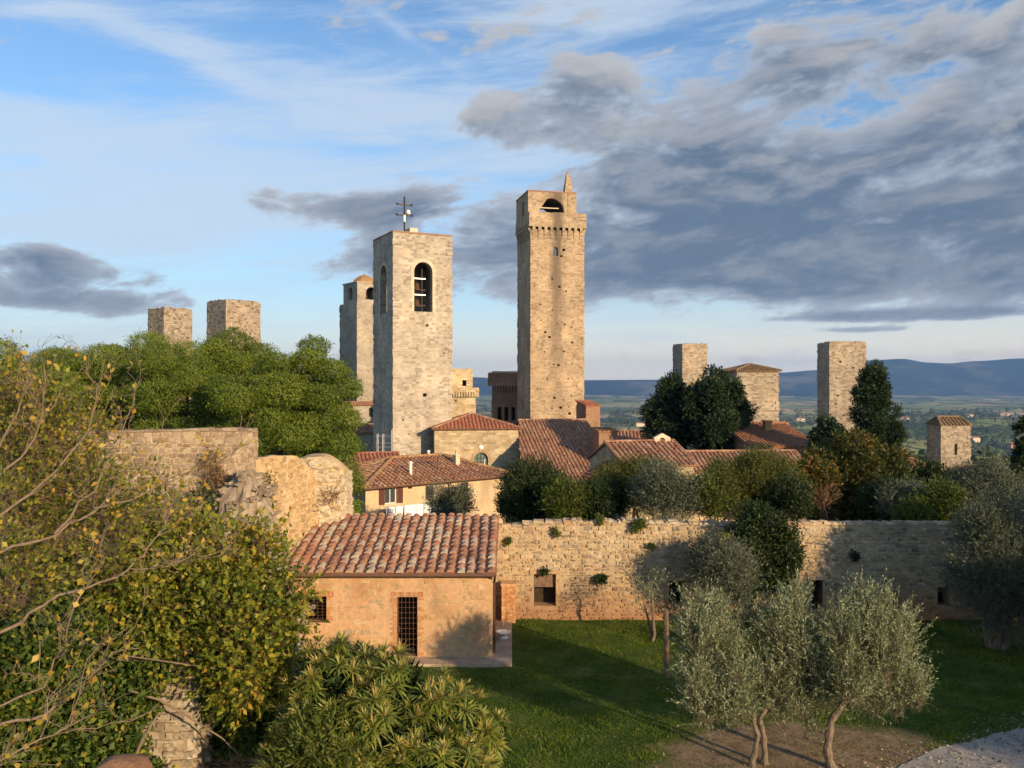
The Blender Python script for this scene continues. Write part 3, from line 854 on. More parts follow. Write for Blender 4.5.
        st.add(vs, [(4, 5, 6, 7), (0, 1, 5, 4), (1, 2, 6, 5), (2, 3, 7, 6), (3, 0, 4, 7)], rg.random())
    def stud(x, y, z, nx, ny, m):
        n_ = Vector((nx, ny, 0)).normalized(); u_ = Vector((-n_.y, n_.x, 0)); w, h, d = rg.uniform(.07, .17), rg.uniform(.045, .1), rg.uniform(.02, .07); j = lambda: rg.uniform(-.025, .025)
        c_ = Vector((x, y, z)); q = [(-w, -h), (w, -h), (w, h), (-w, h)]
        vs = [c_ + u_ * (a + j()) + Vector((0, 0, b + j())) - n_ * .08 for a, b in q] + [c_ + u_ * (a * .7 + j()) + Vector((0, 0, b * .7 + j())) + n_ * d for a, b in q]
        m.add(vs, [(4, 5, 6, 7), (0, 1, 5, 4), (1, 2, 6, 5), (2, 3, 7, 6), (3, 0, 4, 7)], rg.random())
    for _ in range(260):      # side of the stump
        z = rg.uniform(4.0, topz(1.0) - .1); yy = rg.uniform(yA + .3, yB - .3); stud(xr + .12 * (1 - z / 7) - .0, yy, z, 1, -.15, st)
    st.build('pale_rubble_facing', M_pale, root, L)
    so_ = MB()
    for _ in range(700):
        t = rg.random(); y = 30.3 + t * 4.9; top = z1 - 1.0 * ss(.5, 1.0, t); z = rg.uniform(3.2, top - .08)
        nn = mnoise.fractal(Vector((y * 1.1, z * 1.1, 3)), 1.0, 2.0, 5)
        stud(xb + .06 + .25 * (1 - z / 8) + t * 1.0 + .12 * nn, y, z, 1, -.2, so_)
    so_.build('ochre_rubble_facing', varstone('ochre_rubble', [(.46, .31, .155), (.52, .37, .2), (.40, .26, .13), (.56, .42, .25), (.36, .25, .14)], stain=.4, dark=(.26, .17, .1)), root, L)
    # rubble buttress in front
    V = []; Fc = []; na, nh = 40, 26
    cx, cy = X(235, 28.6), 29.4
    for k in range(nh + 1):
        t = k / nh; z = -.2 + (Z(478, 28.6) + .2) * t
        r = (2.0 * (1 - t) ** .8 + .42) * (1 if t < .97 else .6)
        for j in range(na):
            a = 2 * math.pi * j / na
            nn = mnoise.fractal(Vector((math.cos(a) * 2, math.sin(a) * 2, z * 1.2)), 1.0, 2.0, 5)
            rr = r * (1 + .16 * nn) + .12 * nn
            V.append((cx + .1 * t + rr * math.cos(a) * .95, cy + rr * math.sin(a) * .8, z + .06 * nn))
    for k in range(nh):
        for j in range(na): Fc.append((k * na + j, k * na + (j + 1) % na, (k + 1) * na + (j + 1) % na, (k + 1) * na + j))
    Fc.append(tuple(nh * na + j for j in range(na)))
    o = MB(); o.v = V; o.f = Fc; o.var = [rg.random() for _ in Fc]
    for _ in range(1900):
        i = rg.randrange(len(V)); v = Vector(V[i]); w = rg.uniform(.04, .10); hh = rg.uniform(.03, .06); j = lambda: rg.uniform(-.035, .035)
        vs = [(v.x + a * w + j(), v.y + b * w + j(), v.z + c_ * hh + j()) for c_ in (-1, 1) for a, b in ((-1, -1), (1, -1), (1, 1), (-1, 1))]
        o.add(vs, [(0, 3, 2, 1), (4, 5, 6, 7), (0, 1, 5, 4), (1, 2, 6, 5), (2, 3, 7, 6), (3, 0, 4, 7)], rg.random())
    b = o.build('rubble_buttress', M_rubble, None, (cx, cy, 0))
    tag(b, 'dark cone of tumbled rubble leaning against the foot of the broken castle wall', 'buttress')
build_ruin()

# ================================================================== TOWERS
def fit(xl, xc, xr, Yc, ratio=1.0):
    """corner depth and the three pixel columns of a square tower -> corner, rotation, side"""
    l, c, r = (xl - 512) / F, (xc - 512) / F, (xr - 512) / F
    Xc = c * Yc
    # right: Xc + a = r (Yc + b);  left: Xc - ratio*b = l (Yc + ratio*a)
    A = np.array([[1, -r], [-l * ratio, -ratio]]); B = np.array([r * Yc - Xc, l * Yc - Xc])
    a, b = np.linalg.solve(A, B)
    return Xc, Yc, math.atan2(b, a), math.hypot(a, b)

def tower_root(name, label, cat, xl, xc, xr, Yc, zb, ratio=1.0):
    Xc, Yc, th, s = fit(xl, xc, xr, Yc, ratio)
    d = s * ratio
    c = Vector((Xc, Yc, 0)) + Vector((math.cos(th), math.sin(th), 0)) * s / 2 + Vector((-math.sin(th), math.cos(th), 0)) * d / 2
    root = thing(name, label, cat, (c.x, c.y, zb), th)
    return root, s, d

def shell(mb, w, d, z0, z1, t, fh=(), lh=(), rh=(), rough=0, seed=0, roof=True, roofz=None):
    """four walls, local coords, front at y=-d/2; holes given from the left edge as seen from outside"""
    ol = lambda L, k: rough_outline(L, z0, z1, rough, .5, seed + k) if rough else rect(0, L, z0, z1)
    mb.panel((-w / 2, -d / 2, 0), (1, 0, 0), (0, 1, 0), ol(w, 0), fh, t)
    mb.panel((-w / 2, d / 2, 0), (1, 0, 0), (0, -1, 0), ol(w, 1), (), t)
    L = d - 2 * t
    # left wall: u runs from the back to the front as seen from outside
    mb.panel((-w / 2, d / 2 - t, 0), (0, -1, 0), (1, 0, 0), ol(L, 2), [[(u - t, v) for u, v in h] for h in lh], t)
    mb.panel((w / 2, -d / 2 + t, 0), (0, 1, 0), (-1, 0, 0), ol(L, 3), [[(u - t, v) for u, v in h] for h in rh], t)
    rq = random.Random(seed + 77)
    for (cx_, sx_) in ((-w / 2, -1), (w / 2, 1)):
        for (cy_, sy_) in ((-d / 2, -1), (d / 2, 1)):
            z = z0 + .01; alt = rq.random() < .5
            while z < z1 - .55:
                hq = rq.uniform(.28, .5); p = rq.choice((-.05, .025, .04, .06, .09)) ; la, lb = (.95, .5) if alt else (.5, .95); alt = not alt
                if p > 0:
                    xa_, xb_ = sorted((cx_ + sx_ * p, cx_ - sx_ * la * rq.uniform(.8, 1.1))); ya_, yb_ = sorted((cy_ + sy_ * p, cy_ - sy_ * lb * rq.uniform(.8, 1.1)))
                    mb.box(xa_, ya_, z + .012, xb_, yb_, z + hq - .012)
                z += hq
    if roof:
        z = roofz if roofz is not None else z1 - .5
        mb.box(-w / 2 + t, -d / 2 + t, z - .2, w / 2 - t, d / 2 - t, z, .5)

def putlogs(w, h0, h1, n, seed, size=.22, avoid=()):
    rg = random.Random(seed); out = []
    tries = 0
    while len(out) < n and tries < 500:
        tries += 1
        u, v, s = rg.uniform(.8, w - .8), rg.uniform(h0, h1), size * rg.uniform(.7, 1.4)
        if any(abs(u - a) < .9 and abs(v - b) < .9 for a, b in [(p[0][0], p[0][1]) for p in out]): continue
        if any(a0 - .5 < u < a1 + .5 and b0 - .5 < v < b1 + .5 for a0, a1, b0, b1 in avoid): continue
        out.append(rect(u, u + s, v, v + s * rg.uniform(.7, 1.1)))
    return out

# ---- campanile
def campanile():
    Y = 110; zb = -5.0
    root, s, d = tower_root('bell_tower', 'broad square bell tower with tall arched openings and an iron cross on top', 'tower', 373.5, 393, 452, Y, zb)
    zz = lambda py: Z(py, Y) - zb
    k = s / 59.0                                     # metres per pixel along the front
    fu = lambda px: (px - 393) * k
    top = zz(232)
    a_top, a_bot = zz(260), zz(310.5)
    fa = arch(fu(413.6), fu(432), a_bot, a_top)
    lk = d / 19.5
    lu = lambda px: (px - 373.5) * lk
    la = arch(lu(379.6) + .3, lu(387.6) - .1, a_bot - .2, a_top - .2)
    holes = [fa, rect(fu(425.6), fu(428.2), zz(325.6), zz(323)), rect(fu(422.5), fu(426.2), zz(397), zz(393.5))]
    holes += putlogs(s, 2, a_bot - 2, 5, 4, .16, [(fu(418), fu(430), zz(398), zz(322))])
    ra = arch(d * .36, d * .64, a_bot - .2, a_top - .2)
    w = MB(); shell(w, s, d, -2, top, .9, holes, [la], [ra], roofz=top - .25)
    w.box(-s / 2 + .9, -d / 2 + .9, a_bot - 1.3, s / 2 - .9, d / 2 - .9, a_bot - 1.0)
    wall = w.build('wall', M_camp, root)
    cp = MB(); o = .07
    cp.box(-s / 2 - o, -d / 2 - o, top + .003, s / 2 + o, d / 2 + o, top + .22); cp.build('coping', M_brickwall, root)
    # voussoirs
    def vous(u0, u1, v0, v1, org, ud, outd, wd=.42):
        m = MB(); r = (u1 - u0) / 2; c = (u0 + u1) / 2; sp = v1 - r; org, ud, outd = Vector(org), Vector(ud), Vector(outd); rg = random.Random(8)
        def q(pts):
            P = [org + ud * a + Vector((0, 0, b)) for a, b in pts]
            m.add([p + outd * .045 for p in P] + [p - outd * .05 for p in P], [(0, 1, 2, 3), (0, 4, 5, 1), (1, 5, 6, 2), (2, 6, 7, 3), (3, 7, 4, 0)], rg.random())
        n = 13
        for i in range(n):
            a, b = math.pi * (i + .04) / n, math.pi * (i + .96) / n
            q([(c + r * math.cos(a), sp + r * math.sin(a)), (c + (r + wd) * math.cos(a), sp + (r + wd) * math.sin(a)), (c + (r + wd) * math.cos(b), sp + (r + wd) * math.sin(b)), (c + r * math.cos(b), sp + r * math.sin(b))])
        z = v0
        while z < sp - .1:
            h = min(.42, sp - z); e = rg.uniform(.25, .5)
            q([(u0 - e, z + .01), (u0, z + .01), (u0, z + h - .01), (u0 - e, z + h - .01)]); e = rg.uniform(.25, .5)
            q([(u1, z + .01), (u1 + e, z + .01), (u1 + e, z + h - .01), (u1, z + h - .01)]); z += .42
        return m
    vous(fu(413.6), fu(432), a_bot, a_top, (-s / 2, -d / 2, 0), (1, 0, 0), (0, -1, 0)).build('arch_surround', M_arch, wall)
    vous(lu(379.6) + .3, lu(387.6) - .1, a_bot - .2, a_top - .2, (-s / 2, d / 2, 0), (0, -1, 0), (-1, 0, 0), .36).build('arch_surround', M_arch, wall)
    # bell frame and bells inside the opening
    fr = MB(); cx = (fu(413.6) + fu(432)) / 2 - s / 2
    for z in (zz(276.5), zz(293.0)):
        fr = MB(); fr.box(cx - 1.25, -d / 2 + .5, z - .07, cx + .5, -d / 2 + .7, z + .07); fr.build('bell_frame', M_steel, root)
    for z in (zz(280), zz(297)):
        b = MB(); b.lathe((cx - .4, -d / 2 + 1.5, z - 1.0), [(.62, 0), (.52, .12), (.42, .45), (.36, .8), (.2, 1.0), (.06, 1.05)], 14); b.build('bell', M_rust, root, smooth=True)
    # roof lantern block and cross
    dk = MB()
    for z in (zz(287), zz(303)): dk.box(cx - 1.3, -d / 2 + 1.6, z - .07, cx + 1.3, -d / 2 + 1.75, z + .07)
    for x in (cx - .9, cx + .4): dk.box(x - .05, -d / 2 + 1.55, a_bot - 1, x + .05, -d / 2 + 1.59, a_top - .6)
    dk.build('bell_bracing', M_iron, root)
    rb = MB(); rb.box(fu(416) - s / 2, -1.6, top, fu(424) - s / 2, .3, top + 1.25); rb.build('stair_head', M_arch, root)
    cr = MB(); cx = fu(410.5) - s / 2; y = -1.6
    rr = lambda z: (CZ + (384 - z) / F * (Y + 3.5)) - zb
    cr.lathe((cx, y, top), [(.4, 0), (.35, .3), (.12, .7)], 10)
    cr.tube([(cx, y, top), (cx, y, rr(198.5))], .11, 8)
    for py, hw in ((205.0, 1.0), (215.5, 1.05)):
        cr.bar((cx - hw, y, rr(py)), (cx + hw, y, rr(py)), .15)
        for sx in (-1, 1): cr.lathe((cx + sx * hw, y, rr(py) - .12), [(.03, 0), (.19, .16), (.03, .32)], 8)
    cr.lathe((cx, y, rr(198.5) - .1), [(.03, 0), (.15, .15), (.03, .32)], 8)
    cr.lathe((cx, y, rr(216.5)), [(.1, 0), (.2, .25), (.1, .5)], 8)
    cr.build('cross', M_iron, root)
    ds = MB(); ds.lathe((cx + .45, y - .25, rr(215)), [(.05, 0), (.28, .1), (.32, .35), (.2, .6), (.05, .68)], 12); ds.tube([(cx, y, rr(222)), (cx, y, rr(215))], .17, 8); ds.build('white_lamp', M_white, root)
campanile()

# ---- the tall tower
def torre():
    Y = 136; zb = -5.0
    root, s, d = tower_root('tall_tower', 'tallest stone tower with corbelled parapet, vaulted top chamber and pointed spirelet', 'tower', 517.6, 530.6, 584, Y, zb, 1.0)
    zz = lambda py: Z(py, Y) - zb
    k = s / 53.4; fu = lambda px: (px - 530.6) * k
    body = zz(229)
    holes = [arch(fu(553), fu(557.8), zz(255), zz(246), 5)]
    rg = random.Random(33)
    hp = [(558, 287), (560, 256), (548, 338), (563, 352), (553, 399), (568, 415), (559, 409), (565, 291), (557, 366), (544, 333), (571, 343), (562, 225 + 25)]
    for px, py in hp:
        u, v = fu(px), zz(py); w = rg.uniform(.25, .5)
        if not (552 < px < 559 and 244 < py < 258): holes.append(rect(u, u + w, v, v + w * .8))
    holes += putlogs(s, 3, body - 6, 30, 6, .2, [(fu(552), fu(560), zz(258), zz(243))] + [(h[0][0], h[1][0], h[0][1], h[2][1]) for h in holes[1:]])
    slits = [rect(d * .42, d * .42 + .35, zz(py) - 1.0, zz(py) + .6) for py in (251, 266 + 87, 266 + 116, 405)]
    w = MB(); shell(w, s, d, -2, body, 1.0, holes, slits, ())
    wall = w.build('wall', M_torre, root)
    gl = MB(); gl.box(fu(553) - s / 2, -d / 2 + .35, zz(255), fu(557.8) - s / 2, -d / 2 + .4, zz(246)); gl.build('window_pane', M_glass, root)
    # corbel table: small arches under the parapet
    pz0, pz1 = zz(226.5), zz(211.5); o = .26
    par = MB(); shell(par, s + 2 * o, d + 2 * o, pz0, pz1, .6, rough=.12, seed=5, roof=False)
    par.box(-s / 2 - o + .6, -d / 2 - o + .6, pz0 + .3, s / 2 + o - .6, d / 2 + o - .6, pz0 + .55)
    par.build('parapet', M_torre, root)
    n = 9
    for i in range(n):
        u = -s / 2 + s * (i + .5) / n
        for (ax) in (0, 1):
            for sg in (-1, 1):
                cb = MB()
                for st, (h, dep) in enumerate(((.5, o), (1.1, o * .66), (1.7, o * .33))):
                    z1_ = pz0 + .6 - .0
                    a = (u - .24, sg * (d / 2 + dep), u + .24, sg * (d / 2 - .02)) if ax == 0 else (sg * (s / 2 + dep), u - .24, sg * (s / 2 - .02), u + .24)
                    zt_ = pz0 - (h - .5); cb.box(min(a[0], a[2]), min(a[1], a[3]), zt_ - .602, max(a[0], a[2]), max(a[1], a[3]), zt_ - .003)
                cb.build('corbel', M_torre, root)
    # top chamber with a wide vault
    cw0, cw1 = fu(528.4) - s / 2, fu(575.8) - s / 2; cz1 = zz(191)
    cd0, cd1 = -d / 2 + .15, d / 2 - .6
    ch = MB(); W = cw1 - cw0
    hole = []
    a0, a1 = fu(539) - s / 2 - cw0, fu(564.5) - s / 2 - cw0; base = pz0 + .8; apx = zz(196.6)
    c_a = a0 + (a1 - a0) * .42; hole = [(a0, base), (a1, base), (a1 - .05, base + 1.9)] + [(c_a + (a1 - .05 - c_a) * math.cos(t), base + 1.9 + (apx - base - 1.9) * math.sin(t) ** .9) for t in (.35, .7, 1.05, 1.4)] + [(c_a - .4, apx - .15), (a0 + (c_a - a0) * .45, apx - 1.0), (a0 + .1, apx - 2.0)]
    ch.panel((cw0, cd0, 0), (1, 0, 0), (0, 1, 0), rect(0, W, pz0 + .5, cz1), [hole], .7)
    ch.panel((cw0, cd1, 0), (1, 0, 0), (0, -1, 0), rect(0, W, pz0 + .5, cz1), [hole], .7)
    D = cd1 - cd0 - 1.4
    ch.panel((cw0, cd1 - .7, 0), (0, -1, 0), (1, 0, 0), rect(0, D, pz0 + .5, cz1), [rect(D * .5, D * .72, pz0 + 1, cz1 - 1.1)], .7)
    ch.panel((cw1, cd1 - .7, 0), (0, -1, 0), (-1, 0, 0), rect(0, D, pz0 + .5, cz1), (), .7)
    ch.box(cw0 + .7, cd0 + .7, cz1 - .5, cw1 - .7, cd1 - .7, cz1 - .1)
    c = ch.build('top_chamber', M_torre, root)
    cp = MB(); cp.box(cw0 - .08, cd0 - .08, cz1 + .003, cw1 + .08, cd1 + .08, cz1 + .2); cp.build('coping', M_brickwall, c)
    rf = MB(); rx0, rx1 = fu(540) - s / 2, fu(559) - s / 2
    rf.add([(rx0, -d / 2 + .3, zz(207)), (rx1, -d / 2 + .3, zz(206.2)), (rx1, -d / 2 + 3.5, zz(204)), (rx0, -d / 2 + 3.5, zz(204.6))], [(0, 1, 2, 3)], .9)
    rf.box(rx0, -d / 2 + .25, zz(207.3), rx1, -d / 2 + .33, zz(206.3)); rf.build('canopy', M_arch, root)
    # turret and spirelet
    t0, t1 = fu(568) - s / 2, fu(575.9) - s / 2
    tt = MB(); tt.box(t0 + .003, cd0 - .10, pz0 + .5, t1 + .1, cd0 + 1.6, cz1 + .05); tt.build('turret', M_torre, root)
    sp = MB(); q0, q1 = fu(564.5) - s / 2, fu(574) - s / 2; zc = cz1 + .21; c_ = ((q0 + q1) / 2, cd0 + .75); r0 = (q1 - q0) / 2 * .85; ztip = zz(166.5)
    sp.add([(c_[0] - r0, c_[1] - r0, zc), (c_[0] + r0, c_[1] - r0, zc), (c_[0] + r0, c_[1] + r0, zc), (c_[0] - r0, c_[1] + r0, zc),
            (c_[0] - .28, c_[1] - .28, ztip - .9), (c_[0] + .28, c_[1] - .28, ztip - .9), (c_[0] + .28, c_[1] + .28, ztip - .9), (c_[0] - .28, c_[1] + .28, ztip - .9), (c_[0], c_[1], ztip)],
           [(0, 1, 5, 4), (1, 2, 6, 5), (2, 3, 7, 6), (3, 0, 4, 7), (4, 5, 8), (5, 6, 8), (6, 7, 8), (7, 4, 8)])
    for i in range(6):
        t = i / 6; r = r0 + (.28 - r0) * t; z = zc + (ztip - .9 - zc) * t
        sp.box(c_[0] + r - .05, c_[1] - .12, z, c_[0] + r + .14, c_[1] + .12, z + .25)
    sp.build('spirelet', M_torre, root)
torre()

# ---- plain towers
def plain_tower(name, label, xl, xc, xr, Y, ytop, zb, mat, nh=6, seed=0, rough=.18, extra=None, cat='tower'):
    root, s, d = tower_root(name, label, cat, xl, xc, xr, Y, zb)
    h = Z(ytop, Y) - zb
    w = MB(); shell(w, s, d, -2, h, .8, putlogs(s, h * .3, h - 1.0, nh, seed, .3), putlogs(d, h * .3, h - 1.0, 2, seed + 1, .3), (), rough=rough, seed=seed)
    wall = w.build('wall', mat, root)
    cp = MB(); rg = random.Random(seed)
    for (ax) in (0, 1):
        for sg in (-1, 1):
            L = s if ax == 0 else d - 1.62; u = -L / 2
            while u < L / 2 - .15:
                ww = min(rg.uniform(.4, 1.0), L / 2 - u); z0 = h - .12; z1 = h + rg.uniform(-.06, .16)
                if ax == 0: cp.box(u, sg * d / 2 - (.8 if sg > 0 else -.0) - .0 - (.03 if sg < 0 else 0), z0, u + ww - .03, sg * d / 2 + (.8 if sg < 0 else .03), z1, rg.random())
                else: cp.box(sg * s / 2 - (.8 if sg > 0 else .03), u, z0, sg * s / 2 + (.8 if sg < 0 else .03), u + ww - .03, z1, rg.random())
                u += ww
    cp.build('broken_coping', mat, root)
    return root, s, d, h
plain_tower('ruined_tower', 'smaller lower one of the two brown tower tops above the pines', 148, 164, 192, 120, 307.5, -3, M_twin, 5, 40)
plain_tower('ruined_tower', 'wider taller one of the two brown tower tops above the pines', 207, 226, 260.3, 135, 299.3, -3, M_twin, 6, 41)
plain_tower('stone_tower', 'narrow plain stone tower rising just behind the dark cedars', 673, 682.5, 707.3, 170, 343.5, -8, M_far, 4, 42, .2)
plain_tower('stone_tower', 'tall plain pale tower standing beside the big cypress on the right', 817.5, 829.5, 866, 140, 341.8, -8, M_far, 5, 43, .12)

def hip(mb, caps, w, d, z, ov, apex, ridge=0.0, sp=.45, tl=.5, rg=random, rx=0.0):
    x0, x1, y0, y1 = -w / 2 - ov, w / 2 + ov, -d / 2 - ov, d / 2 + ov
    A, B = Vector((rx - ridge / 2, 0, apex)), Vector((rx + ridge / 2, 0, apex))
    P = [Vector((x0, y0, z)), Vector((x1, y0, z)), Vector((x1, y1, z)), Vector((x0, y1, z))]
    if ridge > 0:
        tile_plane(mb, [P[0], P[1], B, A], sp, tl, None, rg); tile_plane(mb, [P[2], P[3], A, B], sp, tl, None, rg)
    else:
        tile_plane(mb, [P[0], P[1], A], sp, tl, None, rg); tile_plane(mb, [P[2], P[3], A], sp, tl, None, rg)
    tile_plane(mb, [P[3], P[0], A], sp, tl, None, rg); tile_plane(mb, [P[1], P[2], B], sp, tl, None, rg)
    for p, q in ((P[0], A), (P[3], A), (P[1], B), (P[2], B)): ridge_caps(caps, p + Vector((0, 0, .05)), q + Vector((0, 0, .08)), sp * .45, tl, rg)
    if ridge > 0: ridge_caps(caps, A + Vector((0, 0, .06)), B + Vector((0, 0, .06)), sp * .45, tl, rg)

def roofed_tower(name, label, xl, xc, xr, Y, yeave, yapex, zb, mat, holes=lambda s, h: (), ridge=0.0, ov=.35, rm=None, ratio=1.0):
    root, s, d = tower_root(name, label, 'tower house', xl, xc, xr, Y, zb, ratio)
    h = Z(yeave, Y) - zb
    w = MB(); shell(w, s, d, -2, h, .6, holes(s, h), ()); w.build('wall', mat, root)
    r = MB(); c = MB(); hip(r, c, s, d, h + .02, ov, Z(yapex, Y + s / 2) - zb, ridge, .5, .5, random.Random(3))
    ro = r.build('tiled_roof', rm or M_tile4, root); c.build('ridge_caps', rm or M_tile4, ro)
    return root, s, d, h
roofed_tower('tower_house', 'square stone tower house with a low mossy tiled roof to the right of the cedars', 722, 737, 778.5, 126, 371, 364.5, -9, M_far, lambda s, h: putlogs(s, h * .4, h - 1, 3, 9, .3), 0, .35, M_tile6)
roofed_tower('tower_house', 'small far right tower house with a slit window and mossy tiled cap', 927, 941, 970.5, 125, 425.5, 417.0, -8, M_far,
             lambda s, h: [rect(s * .46, s * .46 + .42, h - 4.3, h - 2.7)], 3.3, .04, M_tile6)

# ---- grey tower with a cupola, behind the bell tower
def rognosa():
    Y = 150; zb = -4
    root, s, d = tower_root('cupola_tower', 'slim grey tower with an open bell cupola half hidden behind the bell tower', 'tower', 339.8, 357, 392, Y, zb)
    zz = lambda py: Z(py, Y) - zb
    h = zz(302)
    w = MB(); shell(w, s, d, -2, h, .8, putlogs(s, 4, h - 2, 5, 3), putlogs(d, 4, h - 2, 3, 5), roofz=h - .1); w.build('wall', M_rogn, root)
    c0 = zz(282.5); m = (zz(302)); cs = s * .8; L = []
    ar = lambda W: [arch(W * .3, W * .7, m + .6, c0 - .6, 8)]
    cu = MB(); cu.panel((-s / 2 + .1, -d / 2 + .1, 0), (1, 0, 0), (0, 1, 0), rect(0, cs, m - .2, c0), ar(cs), .6)
    cu.panel((-s / 2 + .1, -d / 2 + .1 + cs, 0), (1, 0, 0), (0, -1, 0), rect(0, cs, m - .2, c0), ar(cs), .6)
    q = cs - 1.2
    cu.panel((-s / 2 + .1, -d / 2 + .1 + cs - .6, 0), (0, -1, 0), (1, 0, 0), rect(0, q, m - .2, c0), ar(q), .6)
    cu.panel((-s / 2 + .1 + cs, -d / 2 + .1 + cs - .6, 0), (0, -1, 0), (-1, 0, 0), rect(0, q, m - .2, c0), ar(q), .6)
    cu.box(-s / 2 - .05, -d / 2 - .05, c0 + .003, -s / 2 + .25 + cs, -d / 2 + .25 + cs, c0 + .25)
    cup = cu.build('cupola', M_rogn, root)
    x = -s / 2 + .1 + cs / 2; y = -d / 2 + .1 + cs / 2; ap = zz(272.5)
    r = MB(); r.lathe((x, y, c0 + .25), [(cs * .42, 0), (cs * .36, (ap - c0) * .35), (cs * .22, (ap - c0) * .7), (.12, (ap - c0) * .95), (.05, ap - c0 + .1)], 8)
    r.build('dome', M_tile4, cup)
    bl = MB(); bl.lathe((x, y, m + 1.0), [(.75, 0), (.6, .2), (.45, .9), (.2, 1.2)], 12); bl.build('bell', M_rust, cup, smooth=True)
rognosa()

# ================================================================== HOUSES
def frame_root(name, label, cat, px, Y, rz, zb):
    """thing whose local origin is its near left corner"""
    return thing(name, label, cat, (X(px, Y), Y, zb), R(rz))

def window(parent, u, v, w, h, y=0.0, shutters=False, mat=M_glass):
    f = MB(); t = .07
    for a, b, c, d in ((u, v, u + w, v + t), (u, v + h - t, u + w, v + h), (u, v + t, u + t, v + h - t), (u + w - t, v + t, u + w, v + h - t), (u + w / 2 - .03, v + t, u + w / 2 + .03, v + h - t)):
        f.box(a, y + .1, b, c, y + .16, d)
    wf = f.build('window', M_shut if not shutters else M_white, parent)
    p = MB(); p.box(u + t, y + .17, v + t, u + w - t, y + .18, v + h - t); p.build('pane', mat, wf)
    if shutters:
        for s in (-1, 1):
            q = MB(); a = u - w * .5 - .02 if s < 0 else u + w + .02
            q.box(a, y - .07, v - .02, a + w * .5, y - .02, v + h + .02)
            n = 9
            for i in range(n): q.box(a + .05, y - .085, v + h * (i + .1) / n, a + w * .5 - .05, y - .075, v + h * (i + .65) / n)
            q.build('shutter', M_shut, wf)

